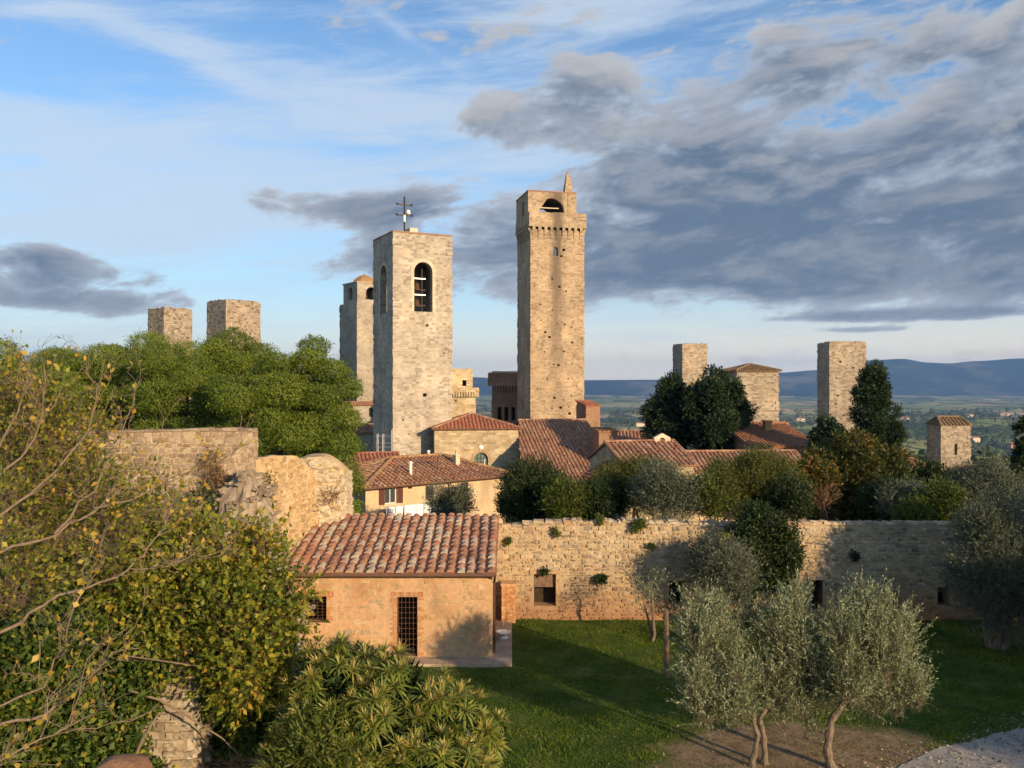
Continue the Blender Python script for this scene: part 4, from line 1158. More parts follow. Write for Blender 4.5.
def yellow_house():
    Y = 66; zb = -4.5
    root = frame_root('ochre_house', 'ochre plastered house with a hipped tile roof, red shutters and washing hung in front', 'house', 365.5, Y, 40, zb)
    W, D = 14.2, 9.5; he = Z(486.5, Y) - zb - .05; ap = Z(457, 74.5) - zb
    zz = lambda py, yy: Z(py, yy) - zb
    w1 = (1.75, 2.85, he - 1.5, he - .3)
    wins = [w1, (5.6, 6.4, he - 1.4, he - .35), (9.2, 10.0, he - 1.5, he - .35), (3.9, 4.3, he - .45, he - .2)]
    m = MB(); m.panel((0, 0, 0), (1, 0, 0), (0, 1, 0), rect(0, W, 0, he), [rect(a, b, c, d) for a, b, c, d in wins], .45)
    m.panel((0, D, 0), (1, 0, 0), (0, -1, 0), rect(0, W, 0, he), (), .45)
    m.panel((0, D - .45, 0), (0, -1, 0), (1, 0, 0), rect(0, D - .9, 0, he), [rect(4.5, 5.4, he - 2.2, he - .9)], .45)
    m.panel((W, D - .45, 0), (0, -1, 0), (-1, 0, 0), rect(0, D - .9, 0, he), (), .45)
    m.box(.45, .45, he - .35, W - .45, D - .45, he - .25)
    m.box(.5, 1.6, 0, W - .5, 1.65, he - .4)
    wall = m.build('wall', M_yellow, root)
    window(wall, w1[0], w1[2], 1.1, 1.2, .05, True)
    window(wall, wins[1][0], wins[1][2], .8, 1.05, .05); window(wall, wins[2][0], wins[2][2], .8, 1.15, .05)
    bs = MB(); bs.box(w1[0] - .15, -.12, w1[2] - .12, w1[1] + .15, .1, w1[2] - .003); bs.build('sill', M_arch, wall)
    # roof in a frame centred on the house
    r = MB(); c = MB(); hip(r, c, W, D, he, .55, ap, 5.2, .42, .48, random.Random(17), .9)
    for o in (r, c): o.v = [(x + W / 2, y + D / 2, z) for x, y, z in o.v]
    roof = r.build('tiled_roof', M_tile2, root); c.build('ridge_caps', M_tile4, roof)
    g = MB(); g.tube([(-.5, -.62, he - .06), (W + .5, -.62, he - .06)], .09, 8); g.bar((-.55, -.5, he - .1), (W + .55, -.5, he - .1), .06, .16); g.build('gutter', M_gutter, root)
    d = MB(); d.tube([(7.9, -.55, he - .1), (7.9, -.07, he - .5), (7.9, -.07, 0)], .06, 6); d.build('downpipe', M_gutter, root)
    def rz(u, v): return he + (ap - he) * min(1, (v + .55) / (D / 2 + .55))
    for (u, v, hh, rr, mt) in ((5.0, 1.3, .9, .13, M_white), (10.5, 2.4, .8, .22, M_arch), (8.0, 1.6, 1.0, .08, M_gutter), (13.0, 1.6, .6, .07, M_steel)):
        z = rz(u, v); k = MB()
        if rr > .15:
            k.box(u - rr, v - rr, z - .3, u + rr, v + rr, z + hh); k.box(u - rr - .07, v - rr - .07, z + hh + .003, u + rr + .07, v + rr + .07, z + hh + .1)
            k.lathe((u, v, z + hh + .1), [(rr * .6, 0), (rr * .5, .3), (rr * .8, .34), (rr * .2, .5)], 8)
        else:
            k.tube([(u, v, z - .2), (u, v, z + hh)], rr, 8); k.lathe((u, v, z + hh), [(rr * 1.7, 0), (rr * 1.7, .06), (rr * .4, .18)], 8)
        k.build('chimney', mt, roof)
    # laundry on a line
    ln = thing('washing_line', 'white washing pegged on a line below the red shutters of the ochre house', 'laundry', (0, 0, 0))
    mw = Matrix.Translation(root.location) @ Matrix.Rotation(R(40), 4, 'Z')
    a0 = mw @ Vector((.9, -1.3, he - 1.5)); a1 = mw @ Vector((6.3, -1.3, he - 1.5))
    ln.location = (a0 + a1) / 2 - Vector((0, 0, 1.8))
    l = MB(); l.tube([a0, (a0 + a1) / 2 - Vector((0, 0, .05)), a1], .015, 5)
    for p in (a0, a1): l.tube([p, p - Vector((0, 0, 3.2))], .04, 6)
    l.build('line', M_steel, ln, ln.location)
    t = (a1 - a0).normalized(); nrm = Vector((-t.y, t.x, 0)); rg = random.Random(4); u = .25; L = (a1 - a0).length
    while u < L - .6:
        wd = rg.uniform(.6, 1.1); hh = rg.uniform(.9, 1.5); V = []; Fc = []; ph = rg.random() * 6
        for i in range(9):
            for k in range(5):
                p = a0 + t * (u + wd * i / 8) - Vector((0, 0, .02 + hh * k / 4)) + nrm * (.09 * math.sin(i * 1.6 + ph) * (.3 + k / 4) + .04 * math.sin(k * 2 + ph))
                V.append(p)
        n = len(V); V += [p + nrm * .012 for p in V]
        for i in range(8):
            for k in range(4):
                a = i * 5 + k; Fc += [(a, a + 5, a + 6, a + 1), (n + a, n + a + 1, n + a + 6, n + a + 5)]
        s = MB(); s.v = V; s.f = Fc; s.var = [.5] * len(Fc); s.build('sheet', M_linen, ln, ln.location, smooth=True)
        u += wd + .08
yellow_house()

def generic_house(name, label, px, Y, rz, zb, W, D, he, ap, wallm, roofm, kind='gable', sp=.45, ov=.4, wins=(), cat='house', seed=1, tl=.5, caps=True, walls=True):
    """local origin at near left corner; gable ridge runs along local x"""
    root = frame_root(name, label, cat, px, Y, rz, zb); rg = random.Random(seed)
    if walls:
        m = MB(); t = .4
        m.panel((0, 0, 0), (1, 0, 0), (0, 1, 0), rect(0, W, -2, he), [rect(*w) for w in wins], t)
        m.panel((0, D, 0), (1, 0, 0), (0, -1, 0), rect(0, W, -2, he), (), t)
        gab = [(0, -2), (D - 2 * t, -2), (D - 2 * t, he + (0 if kind != 'gable' else (ap - he) * t / (D / 2)))] + ([(D / 2 - t, ap)] if kind == 'gable' else []) + [(0, he + (0 if kind != 'gable' else (ap - he) * t / (D / 2)))]
        if kind == 'mono': gab = [(0, -2), (D - 2 * t, -2), (D - 2 * t, he), (0, ap - (ap - he) * t / D)]
        m.panel((0, D - t, 0), (0, -1, 0), (1, 0, 0), gab if kind != 'mono' else [(0, -2), (D - 2 * t, -2), (D - 2 * t, he + (ap - he) * t / D), (0, ap - (ap - he) * t / D)], (), t)
        m.panel((W, D - t, 0), (0, -1, 0), (-1, 0, 0), gab if kind != 'mono' else [(0, -2), (D - 2 * t, -2), (D - 2 * t, he + (ap - he) * t / D), (0, ap - (ap - he) * t / D)], (), t)
        m.box(t, t, he - .3, W - t, D - t, he - .2)
        wall = m.build('wall', wallm, root)
        for w in wins: window(wall, w[0], w[2], w[1] - w[0], w[3] - w[2], .05)
    r = MB(); c = MB()
    if kind == 'gable':
        k = (ap - he) / (D / 2); z0 = he - k * ov + .08; A, B = Vector((-ov, D / 2, ap + .08)), Vector((W + ov, D / 2, ap + .08))
        tile_plane(r, [(-ov, -ov, z0), (W + ov, -ov, z0), B, A], sp, tl, None, rg)
        tile_plane(r, [(W + ov, D + ov, z0), (-ov, D + ov, z0), A, B], sp, tl, None, rg)
        ridge_caps(c, A + Vector((0, 0, .05)), B + Vector((0, 0, .05)), sp * .42, tl, rg)
        for (p, q) in ((Vector((-ov + .1, -ov, z0 + .05)), A), (Vector((W + ov - .1, -ov, z0 + .05)), B)): ridge_caps(c, p, q + Vector((0, 0, .05)), sp * .36, tl, rg)
    elif kind == 'mono':
        k = (ap - he) / D
        tile_plane(r, [(-ov, -ov, he - k * ov + .08), (W + ov, -ov, he - k * ov + .08), (W + ov, D + .02, ap + .08), (-ov, D + .02, ap + .08)], sp, tl, None, rg)
        ridge_caps(c, Vector((-ov, D, ap + .1)), Vector((W + ov, D, ap + .1)), sp * .42, tl, rg)
    elif kind == 'hip':
        hip(r, c, W, D, he, ov, ap, max(0, W - D), sp, tl, rg)
        for o in (r, c): o.v = [(x + W / 2, y + D / 2, z) for x, y, z in o.v]
    roof = r.build('tiled_roof', roofm, root); c.build('ridge_caps', roofm, roof)
    return root, roof

# chapel with hipped roof and a round-topped window
def chapel():
    Y = 109.3; zb = -5
    root = frame_root('church_chapel', 'square church chapel of warm stone with a hipped red tile roof and half-round window', 'chapel', 434.5, Y, 8, zb)
    W, D = 10.9, 8.0; he = Z(429, Y) - zb
    k = W / 82.5; fu = lambda px: (px - 434.5) * k; zz = lambda py: Z(py, Y + .5) - zb
    lun = arch(fu(473.2), fu(487), zz(466.5), zz(452.8), 12)
    m = MB(); m.panel((0, 0, 0), (1, 0, 0), (0, 1, 0), rect(0, W, -1, he), [lun], .6)
    m.panel((0, D, 0), (1, 0, 0), (0, -1, 0), rect(0, W, -1, he), (), .6)
    m.panel((0, D - .6, 0), (0, -1, 0), (1, 0, 0), rect(0, D - 1.2, -1, he), (), .6); m.panel((W, D - .6, 0), (0, -1, 0), (-1, 0, 0), rect(0, D - 1.2, -1, he), (), .6)
    m.box(.6, .6, he - .4, W - .6, D - .6, he - .3); wall = m.build('wall', M_church, root)
    g = MB(); g.panel((0, .3, 0), (1, 0, 0), (0, 1, 0), arch(fu(473.2) + .02, fu(487) - .02, zz(466.5) + .02, zz(452.8) - .02, 12), (), .05)
    gl = g.build('lunette_window', M_lun, wall)
    b = MB(); c_ = (fu(473.2) + fu(487)) / 2; r = (fu(487) - fu(473.2)) / 2; zs = zz(452.8) - r
    for i in range(1, 4): b.bar((c_ - r + i * r / 2, .27, zz(466.3)), (c_ - r + i * r / 2, .27, zz(452.8) - (.02 if i == 2 else .2)), .05)
    for i in range(1, 3): b.bar((c_ - r, .26, zz(466.5) + i * .5), (c_ + r, .26, zz(466.5) + i * .5), .05)
    b.build('glazing_bars', M_iron, gl)
    v = MB(); rg = random.Random(2)
    for i in range(13):
        a, bb = math.pi * (i + .05) / 13, math.pi * (i + .95) / 13
        P = [(c_ + q * math.cos(t), zs + q * math.sin(t)) for q, t in ((r, a), (r + .4, a), (r + .4, bb), (r, bb))]
        v.add([(p[0], -.05, p[1]) for p in P] + [(p[0], .05, p[1]) for p in P], [(0, 1, 2, 3), (0, 4, 5, 1), (1, 5, 6, 2), (2, 6, 7, 3), (3, 7, 4, 0)], rg.random())
    v.build('arch_surround', M_shedst, wall)
    s = MB(); s.lathe((0, 0, 0), [(.05, -.02), (.3, 0), (.3, .1), (.2, .14), (.05, .16)], 12)
    s.v = [(c_ + x, -z, zz(447.5) + y) for x, y, z in s.v]; s.build('stone_roundel', M_white, wall)
    r_ = MB(); c = MB(); hip(r_, c, W, D, he, .4, Z(413.8, Y + 5.2) - zb, 0, .48, .5, random.Random(6), -.35)
    for o in (r_, c): o.v = [(x + W / 2, y + D / 2, z) for x, y, z in o.v]
    ro = r_.build('tiled_roof', M_tile3, root); c.build('ridge_caps', M_tile2, ro)
    e = MB(); e.bar((-.35, -.36, he - .05), (W + .35, -.36, he - .05), .1, .12); e.bar((-.36, -.35, he - .06), (-.36, D + .35, he - .06), .12, .1); e.build('eaves', M_gutter, root)
chapel()
def flue():
    m = MB(); m.tube([(0, 0, -3.5), (0, 0, 1.0)], .13, 8); m.lathe((0, 0, 1.0), [(.2, 0), (.2, .08), (.05, .2)], 8)
    o = m.build('flue', M_white); o.location = (X(428.5, 92), 92, Z(461, 92))
    tag(o, 'white metal flue standing in front of the shaded foot of the bell tower', 'flue')
flue()

# great nave roof
def nave():
    th = R(10); zb = -5
    Rr = Vector((X(586, 118), 118, 0)); W, Lp = 15.0, 20.5
    ux, uy = Vector((math.cos(th), math.sin(th), 0)), Vector((-math.sin(th), math.cos(th), 0))
    org = Rr - ux * W - uy * Lp * math.cos(R(20.5))
    root = thing('church_nave', 'long church nave under a great sloping tile roof at the foot of the tallest tower', 'church', (org.x, org.y, zb), th)
    xe = (1.15 - org.x) / math.cos(th); xr_ = (.85 - (org.x - math.sin(th) * Lp * math.cos(R(20.5)))) / math.cos(th)
    D = Lp * math.cos(R(20.5)); zr = Z(420, 118) - zb; ze = zr - Lp * math.sin(R(20.5))
    m = MB()
    m.panel((0, .3, 0), (1, 0, 0), (0, 1, 0), rect(xe + .3, W, -1, ze), (), .5)
    m.panel((W - .2, .8, 0), (0, 1, 0), (-1, 0, 0), [(0, -1), (D + 6, -1), (D + 6, zr - 2.5), (D - .8, zr - .1), (0, ze + .1)], (), .5)
    m.panel((xr_ + .5, .8, 0), (0, 1, 0), (1, 0, 0), [(D * .3, -1), (D + 6, -1), (D + 6, zr - 2.5), (D - .8, zr - .1), (D * .3, ze + (zr - ze) * .3 - .1)], (), .5)
    m.panel((0, D + 6.8, 0), (1, 0, 0), (0, -1, 0), rect(xr_, W, -1, zr - 2.6), (), .5)
    m.build('wall', M_church, root)
    r = MB(); rg = random.Random(9)
    tile_plane(r, [(xe, 0, ze), (W, 0, ze), (W, D, zr), (xr_, D, zr)], .47, .55, None, rg)
    tile_plane(r, [(W, D + 7, zr - 2.6), (xr_, D + 7, zr - 2.6), (xr_, D, zr), (W, D, zr)], .47, .55, None, rg)
    ro = r.build('tiled_roof', M_tile2, root)
    c = MB(); ridge_caps(c, (xr_, D, zr + .06), (W, D, zr + .06), .2, .5, rg); ridge_caps(c, (W - .1, 0, ze + .05), (W - .1, D, zr + .06), .16, .5, rg); c.build('ridge_caps', M_tile2, ro)
nave()

# gabled house with porch on the near side of the nave
def gable_house():
    Y = 75; zb = -5; th = R(15)
    ux, uy = Vector((math.cos(th), math.sin(th), 0)), Vector((-math.sin(th), math.cos(th), 0))
    A = Vector((X(607, Y), Y, 0)); D = 8.6; org = A - uy * D / 2
    px = 512 + org.x / org.y * F
    he, ap = Z(443, Y) - 1.65 - zb, Z(443, Y) - zb
    root, roof = generic_house('gabled_house', 'stone house with its shaded gable end and small porch roof behind the garden bushes', px, org.y, 15, zb, 6.2, D, he, ap, M_church, M_tile2, 'gable', .42, .25, seed=12)
    p = MB(); rg = random.Random(1)
    tile_plane(p, [(-2.4, 4.4, he - 1.15), (-2.4, .7, he - 1.15), (-.05, .7, he + .05), (-.05, 4.4, he + .05)], .42, .45, None, rg)
    p.build('porch_roof', M_tile3, root)
    q = MB(); q.box(-1.9, 1.0, -2, -.01, 4.1, he - 1.05); q.build('porch_wall', M_grey, root)
    # little bell gable on the ridge
    b = MB(); w = 1.35; hz = ap + .05
    b.panel((4.55, D / 2 - .2, hz), (1, 0, 0), (0, 1, 0), [(0, -.3), (w, -.3), (w + .12, .35), (w / 2, .75), (-.12, .35)], [arch(w * .28, w * .72, -.1, .35, 6)], .4)
    b.build('bell_gable', M_arch, root)
gable_house()

# long low roof, right
generic_house('long_house', 'long low tiled house running behind the shrubs below the dark cedars', 684, 79, 5, -5, 12.0, 7.5, Z(452.5, 83) + 5 - 1.45, Z(452.5, 83) + 5, M_church, M_tile2, 'gable', .42, .3, seed=14)
def brick_house():
    root, roof = generic_house('brick_house', 'brick house with a broad orange tiled slope and chimney left of the pale tower', 752, 91, 8, -5, 7.6, 8.5, Z(447, 91) + 5, Z(424, 99) + 5, M_brickwall, M_tile5, 'mono', .42, .25, seed=15)
    k = MB(); z = Z(437, 97.0) + 5; k.box(3.9, 5.2, z - .9, 4.7, 5.95, z + 1.75); k.box(3.8, 5.1, z + 1.753, 4.8, 6.05, z + 1.9); k.build('chimney', M_brick, roof)
    w = MB(); hz = Z(424, 99) + 5; w.panel((4.95, 8.0, 0), (1, 0, 0), (0, 1, 0), [(0, hz - 2.6), (3.2, hz - 2.9), (3.2, hz + .15), (0, hz + .15)], (), .4); w.build('gable_wall', M_brickwall, root)
brick_house()
# red roof left of the bell tower
generic_house('red_roofed_house', 'low house with a bright red tile roof wedged between the ochre house and the pines', 338, 84, 14, -5, 6.6, 8.0, Z(474, 84) + 5, Z(454.5, 91.8) + 5, M_grey, M_tile3, 'mono', .42, .3, seed=16)
# palazzo pieces
def palazzo_tower():
    Y = 124; zb = -5
    root, s, d = tower_root('crenellated_house', 'tan stone tower house with a corbelled ledge peeping out right of the bell tower', 'tower house', 440, 444, 475.5, Y, zb)
    zz = lambda py: Z(py, Y) - zb; k = s / 31.5; fu = lambda px: (px - 444) * k
    m = MB(); shell(m, s, d, -2, zz(389), .7, [rect(fu(455), fu(456.6), zz(402), zz(400))]); m.build('wall', M_church, root)
    o = .45; p = MB(); shell(p, s + 2 * o, d + 2 * o, zz(392) - .0, zz(387.5), .5, roof=False)
    for i in range(14):
        u = -s / 2 - o + (s + 2 * o) * (i + .25) / 14
        p.box(u, -d / 2 - o + .01, zz(392) - .7, u + .28, -d / 2, zz(392) - .003)
        p.box(s / 2, u, zz(392) - .7, s / 2 + o - .01, u + .28, zz(392) - .003)
    p.build('corbelled_ledge', M_church, root)
    a = .35; t = MB(); W = s - 2 * a
    t.panel((-W / 2, -d / 2 + a, 0), (1, 0, 0), (0, 1, 0), rect(0, W, zz(390), zz(368.5)), [rect(fu(462.7) - a, fu(466.8) - a, zz(386), zz(380.2))], .5)
    t.panel((-W / 2, d / 2 - a, 0), (1, 0, 0), (0, -1, 0), rect(0, W, zz(390), zz(368.5)), (), .5)
    for sg in (-1, 1): t.panel((sg * W / 2, d / 2 - a - .5, 0), (0, -1, 0), (-sg, 0, 0), rect(0, d - 2 * a - 1, zz(390), zz(368.5)), (), .5)
    t.box(-W / 2 + .5, -d / 2 + a + .5, zz(371), W / 2 - .5, d / 2 - a - .5, zz(370)); t.build('upper_storey', M_church, root)
palazzo_tower()
def palazzo_dark():
    Y = 150; zb = -5
    # its shaded left face looks at us: corner hidden behind the tall tower
    root, s, d = tower_root('brick_palace', 'dark brick palace with a projecting crenellated top, left of the tallest tower', 'palace', 492, 540, 552, Y, zb, 1.0)
    zz = lambda py: Z(py, Y) - zb
    wins = [rect(u, u + .75, zz(421), zz(407.5)) for u in (1.0, 2.3, 3.6, 5.0)]
    m = MB(); shell(m, s, d, -2, zz(386), .7, (), wins); wall = m.build('wall', M_brickwall, root)
    o = .55; p = MB(); shell(p, s + 2 * o, d + 2 * o, zz(385.9), zz(372.3), .5, roofz=zz(380))
    for i in range(16):
        u = -d / 2 + d * i / 16
        p.box(-s / 2 - o + .02, u, zz(385.9) - .6, -s / 2, u + .3, zz(385.9) - .003); p.box(-s / 2 - .25, u, zz(385.9) - 1.2, -s / 2, u + .3, zz(385.9) - .61)
        p.box(-s / 2 - o - .02, u, zz(372.2), -s / 2 - o + .5, u + .35, zz(371.0))
    p.build('crenellated_top', M_brickwall, root)
palazzo_dark()
generic_house('brick_block', 'narrow brick block with sloping orange roof, right against the tallest tower', 586, 122, 12, -5, 2.1, 5.0, Z(406, 122) + 5, Z(401.5, 127) + 5, M_brickwall, M_tile3, 'mono', .45, .1, seed=18)
generic_house('dormer_house', 'small lit brick house with a flat tiled top right of the nave roof', 599, 104, 8, -5, 2.3, 3.5, Z(432, 104) + 5, Z(429, 107.5) + 5, M_brickwall, M_tile4, 'mono', .45, .15, seed=19)
generic_house('low_roofed_house', 'low brown roofed house beyond the gabled house, with a thin aerial in front', 618, 112, -6, -5, 8.0, 6, Z(441, 112) + 5, Z(431.5, 118) + 5, M_brickwall, M_tile2, 'mono', .45, .2, seed=20)
generic_house('old_house', 'old grey house with a brown eave at the shaded foot of the cupola tower', 349, 128, 14, -5, 7.2, 6, Z(433, 128) + 5, Z(425, 134) + 5, M_rogn, M_tile2, 'mono', .45, .3, seed=22)
generic_house('balcony_house', 'narrow stone house with one dark window under its eave, behind the old grey house', 345, 140, 14, -5, 8.6, 5, Z(405, 140) + 5, Z(402.5, 145) + 5, M_rogn, M_tile2, 'mono', .45, .4, wins=[(3.9, 4.8, Z(417, 140) + 5, Z(408, 140) + 5)], seed=23)
generic_house('garden_store', 'low tiled outbuilding right of the autumn tree, beside the small tower house', 906, 112, 4, -5, 3.0, 4, Z(466, 112) + 5, Z(459, 116) + 5, M_church, M_tile5, 'mono', .45, .2, seed=24)
generic_house('garden_store', 'low lit roof just right of the small tower house, below the valley', 968, 122, 4, -6, 3.4, 4, Z(471, 122) + 6, Z(466, 126) + 6, M_church, M_tile5, 'mono', .45, .2, seed=25)

# roof aerial, poles, scaffold
def aerial(px, Y, y0, y1, label, arms):
    z0, z1 = Z(y0, Y), Z(y1, Y); m = MB(); m.tube([(0, 0, 0), (0, 0, z1 - z0)], .05, 6)
    for (h, w) in arms: m.bar((-w, 0, (z1 - z0) * h), (w, 0, (z1 - z0) * h), .06)
    o = m.build('aerial', M_steel, None, (0, 0, 0)); o.location = (X(px, Y), Y, z0); tag(o, label, 'aerial')
aerial(629.5, 110, 446, 415, 'thin pale aerial mast rising over the brown roof behind the gabled house', [(.93, .35), (.8, .5)])
aerial(996, 108, 492, 462, 'tall pale lamp post in the garden right of the small tower house', [(.97, .7)])
aerial(985, 126, 474, 457, 'shorter pale lamp post close behind the taller one on the right', [(.97, .7)])
aerial(402.5, 84, 456, 443, 'dark little roof cowl at the bell tower foot above the red roof', [(.9, .25), (.6, .2)])
def scaffold():
    Y = 100; r = thing('scaffold', 'light metal scaffold standing against the shaded face of the bell tower', 'scaffold', (X(384, Y), Y, Z(462, Y)))
    L = r.location; m = MB(); g = MB()
    for px in (377, 382.5, 391.5):
        m.tube([(X(px, Y), Y, Z(470, Y)), (X(px, Y), Y, Z(430 if px > 390 else 434, Y))], .04, 6)
        m.tube([(X(px, Y), Y + 1.0, Z(470, Y)), (X(px, Y), Y + 1.0, Z(434, Y))], .04, 6)
    m.build('upright', M_steel, r, L)
    for py in (436, 443, 447, 453):
        g.bar((X(375.5, Y), Y, Z(py, Y)), (X(394, Y), Y, Z(py, Y)), .07)
    g.build('rail', M_steel, r, L)
scaffold()

# ================================================================== VEGETATION
L_pine = leafmat('pine_needles', [(0.0494, 0.0774, 0.0076), (0.0742, 0.113, 0.0099), (0.1038, 0.1506, 0.0129), (0.1383, 0.1829, 0.0167), (0.1778, 0.2206, 0.0227)], .18)
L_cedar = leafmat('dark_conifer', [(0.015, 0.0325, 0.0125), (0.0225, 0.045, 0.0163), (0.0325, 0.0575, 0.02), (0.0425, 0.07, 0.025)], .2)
L_olive = leafmat('olive_leaves', [(0.1121, 0.1505, 0.0754), (0.1645, 0.206, 0.104), (0.2242, 0.2695, 0.1399), (0.299, 0.3407, 0.1974), (0.3887, 0.4199, 0.287)], .3, .5, .35)
L_olived = leafmat('grey_olive_leaves', [(0.0625, 0.0813, 0.05), (0.1, 0.1187, 0.075), (0.1375, 0.1562, 0.1063), (0.1875, 0.2, 0.1438)], .2)
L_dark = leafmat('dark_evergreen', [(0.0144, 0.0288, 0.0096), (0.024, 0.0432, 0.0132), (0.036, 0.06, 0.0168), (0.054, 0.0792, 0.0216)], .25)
L_green = leafmat('shrub_green', [(0.0467, 0.0701, 0.0131), (0.0701, 0.1028, 0.0168), (0.1028, 0.1356, 0.0206), (0.1403, 0.159, 0.0281)], .4)
L_moss = leafmat('shrub_yellow_green', [(0.054, 0.0702, 0.0144), (0.081, 0.099, 0.0198), (0.1125, 0.126, 0.027), (0.153, 0.1485, 0.0378)], .35)
L_lime = leafmat('bright_young_leaves', [(.1, .13, .015), (.15, .18, .02), (.2, .2, .03)], .45)
L_autumn = leafmat('autumn_mixed', [(.03, .05, .012), (.045, .065, .014), (.055, .075, .016), (.085, .085, .018), (.16, .11, .022), (.24, .13, .03)], .35)
L_elm = leafmat('turning_leaves', [(0.0896, 0.1313, 0.018), (0.1344, 0.1837, 0.022), (0.1904, 0.2363, 0.028), (0.2576, 0.2888, 0.034), (0.3584, 0.3518, 0.045), (0.4928, 0.399, 0.05), (0.56, 0.357, 0.045)], .55)
L_yellow = leafmat('yellow_leaves', [(.14, .15, .025), (.26, .22, .03), (.42, .3, .035), (.5, .27, .03), (.55, .42, .12)], .45)
L_ivy = leafmat('ivy_leaves', [(0.0325, 0.065, 0.013), (0.0546, 0.0975, 0.0169), (0.0845, 0.13, 0.0221), (0.13, 0.169, 0.0312)], .4)
L_loq = leafmat('glossy_long_leaves', [(0.1034, 0.1488, 0.02), (0.1466, 0.1959, 0.026), (0.1985, 0.2352, 0.034), (0.276, 0.2588, 0.05)], .35, .45, .4)
L_tuft = leafmat('buff_shoot_leaves', [(0.2415, 0.276, 0.0725), (0.3381, 0.345, 0.1035), (0.4347, 0.3864, 0.1242), (0.5071, 0.3174, 0.1035)], .35)
L_brown = leafmat('withered_stalks', [(.16, .08, .04), (.22, .12, .06), (.28, .18, .09)], .3)
B_grey = bark('grey_bark', (.09, .075, .06), (.24, .2, .16)); B_brown = bark('brown_bark', (.07, .045, .03), (.2, .13, .085))
B_pale = bark('pale_twig_bark', (.13, .095, .065), (.27, .2, .145), 25); B_olive = bark('olive_bark', (.07, .055, .04), (.26, .2, .14))

def sprays(puffs, ns, k, ln, L, ratio, rg, up=.5, outw=.8, rnd=.5, var=(0, 1), pvar=.2, spread=.55, shell=.35, droop=0.0):
    C = np.array([p[0] for p in puffs], float); Rr = np.array([p[1] for p in puffs], float)
    w = Rr.prod(axis=1) ** (2 / 3); w /= w.sum(); idx = rg.choice(len(puffs), ns, p=w)
    D = unit(rg.normal(size=(ns, 3)))
    S = C[idx] + D * Rr[idx] * (shell + (1 - shell) * rg.random((ns, 1)) ** .6)
    A = unit(D * outw + rg.normal(size=(ns, 3)) * rnd + np.array([0, 0, up]))
    ll = ln * (.5 + rg.random(ns))
    t = (np.arange(k) + rg.random((ns, k))) / k
    P = S[:, None, :] + A[:, None, :] * (t * ll[:, None])[:, :, None]
    if droop: P[:, :, 2] -= droop * (t ** 2) * ll[:, None]
    P = P.reshape(-1, 3)
    n = ns * k
    la = unit(np.repeat(A, k, axis=0) + rg.normal(size=(n, 3)) * spread)
    pv = (rg.random(len(puffs)) - .5) * 2 * pvar
    sv = np.repeat((rg.random(ns) - .5) * .3 + pv[idx], k)
    v = np.clip(var[0] + (var[1] - var[0]) * rg.random(n) + sv, .01, .99)
    LL = L * (.65 + .7 * rg.random(n))
    return P, la, LL, LL * ratio, v, S, A, ll, unit(P - np.repeat(C[idx], k, axis=0))

def spray_crown(name, puffs, ns, k, ln, L, ratio, mat, seed, parent, loc, fold=.2, twigs=None, twigmat=None, **kw):
    rg = np.random.default_rng(seed)
    P, A, LL, W, v, S, A0, ll, N = sprays(puffs, ns, k, ln, L, ratio, rg, **kw)
    V, Fq, v = rhombs(P, A, LL, W, v, rg, fold, N, .7)
    o = npmesh(name, V, Fq, v, mat, parent, loc)
    if twigs:
        n = len(S); side = unit(np.cross(A0, rg.normal(size=(n, 3)))) * twigs
        s2 = np.cross(A0, side)
        Vt = np.empty((n, 6, 3)); e = S + A0 * ll[:, None]; st = S - A0 * ll[:, None] * .6
        Vt[:, 0] = st + side; Vt[:, 1] = st - side * .5 + s2 * .8; Vt[:, 2] = st - side * .5 - s2 * .8
        Vt[:, 3] = e + side * .4; Vt[:, 4] = e - side * .2 + s2 * .3; Vt[:, 5] = e - side * .2 - s2 * .3
        b = np.arange(n)[:, None] * 6
        Fq = np.concatenate([b + np.array([[0, 1, 4, 3]]), b + np.array([[1, 2, 5, 4]]), b + np.array([[2, 0, 3, 5]])])
        npmesh('twigs', Vt.reshape(-1, 3), Fq, np.full(len(Fq), .5), twigmat, parent, loc)
    return o

# ---- stone pines
def pine(px, Y, ytop, ybot, wpx, label, seed, zg=-3.0):
    rg = random.Random(seed); c = at(px, (ytop + ybot) / 2, Y)
    rx = wpx / 2 / F * Y; rz = (ybot - ytop) / 2 / F * Y
    root = thing('stone_pine', label, 'pine', (c.x, c.y, zg), 0, 'stone pines behind the ruined wall'); L = root.location
    puffs = []; tries = 0
    n = int(10 + rx * rz * 1.1)
    while len(puffs) < n and tries < 4000:
        tries += 1
        d = Vector((rg.gauss(0, 1), rg.gauss(0, 1), rg.gauss(.25, 1))).normalized(); k = .62 + .38 * rg.random()
        r = rg.uniform(.95, 1.9)
        p = Vector((c.x + d.x * max(.3, rx - r * .6) * k, c.y + d.y * rx * .95 * k, c.z + d.z * max(.3, rz - r * .55) * k))
        if any((p - Vector(q[0])).length < (r + q[1][0]) * .74 for q in puffs): continue
        puffs.append((tuple(p), (r, r, r * rg.uniform(.58, .74))))
    make_crown('crown', puffs, int(len(puffs) * 3600), .15, .34, L_pine, seed, root, L, shell=.88, outw=.25, up=.35, rnd=.75, pvar=.25, fold=0.0, var=(.2, .85), lobes=True, nr=.3)
    t = MB(); top = Vector((c.x + rg.uniform(-.5, .5), c.y, c.z - rz * .2)); pts = limb(t, (c.x, c.y, zg - .5), top, .38, .24, rg, .05)
    t.build('trunk', B_brown, root, L)
    b = MB()
    for p in puffs[::3]:
        limb(b, Vector(pts[rg.randrange(2, 5)]), p[0], .13, .04, rg, .12, 4, 5)
    b.build('branches', B_brown, root, L)
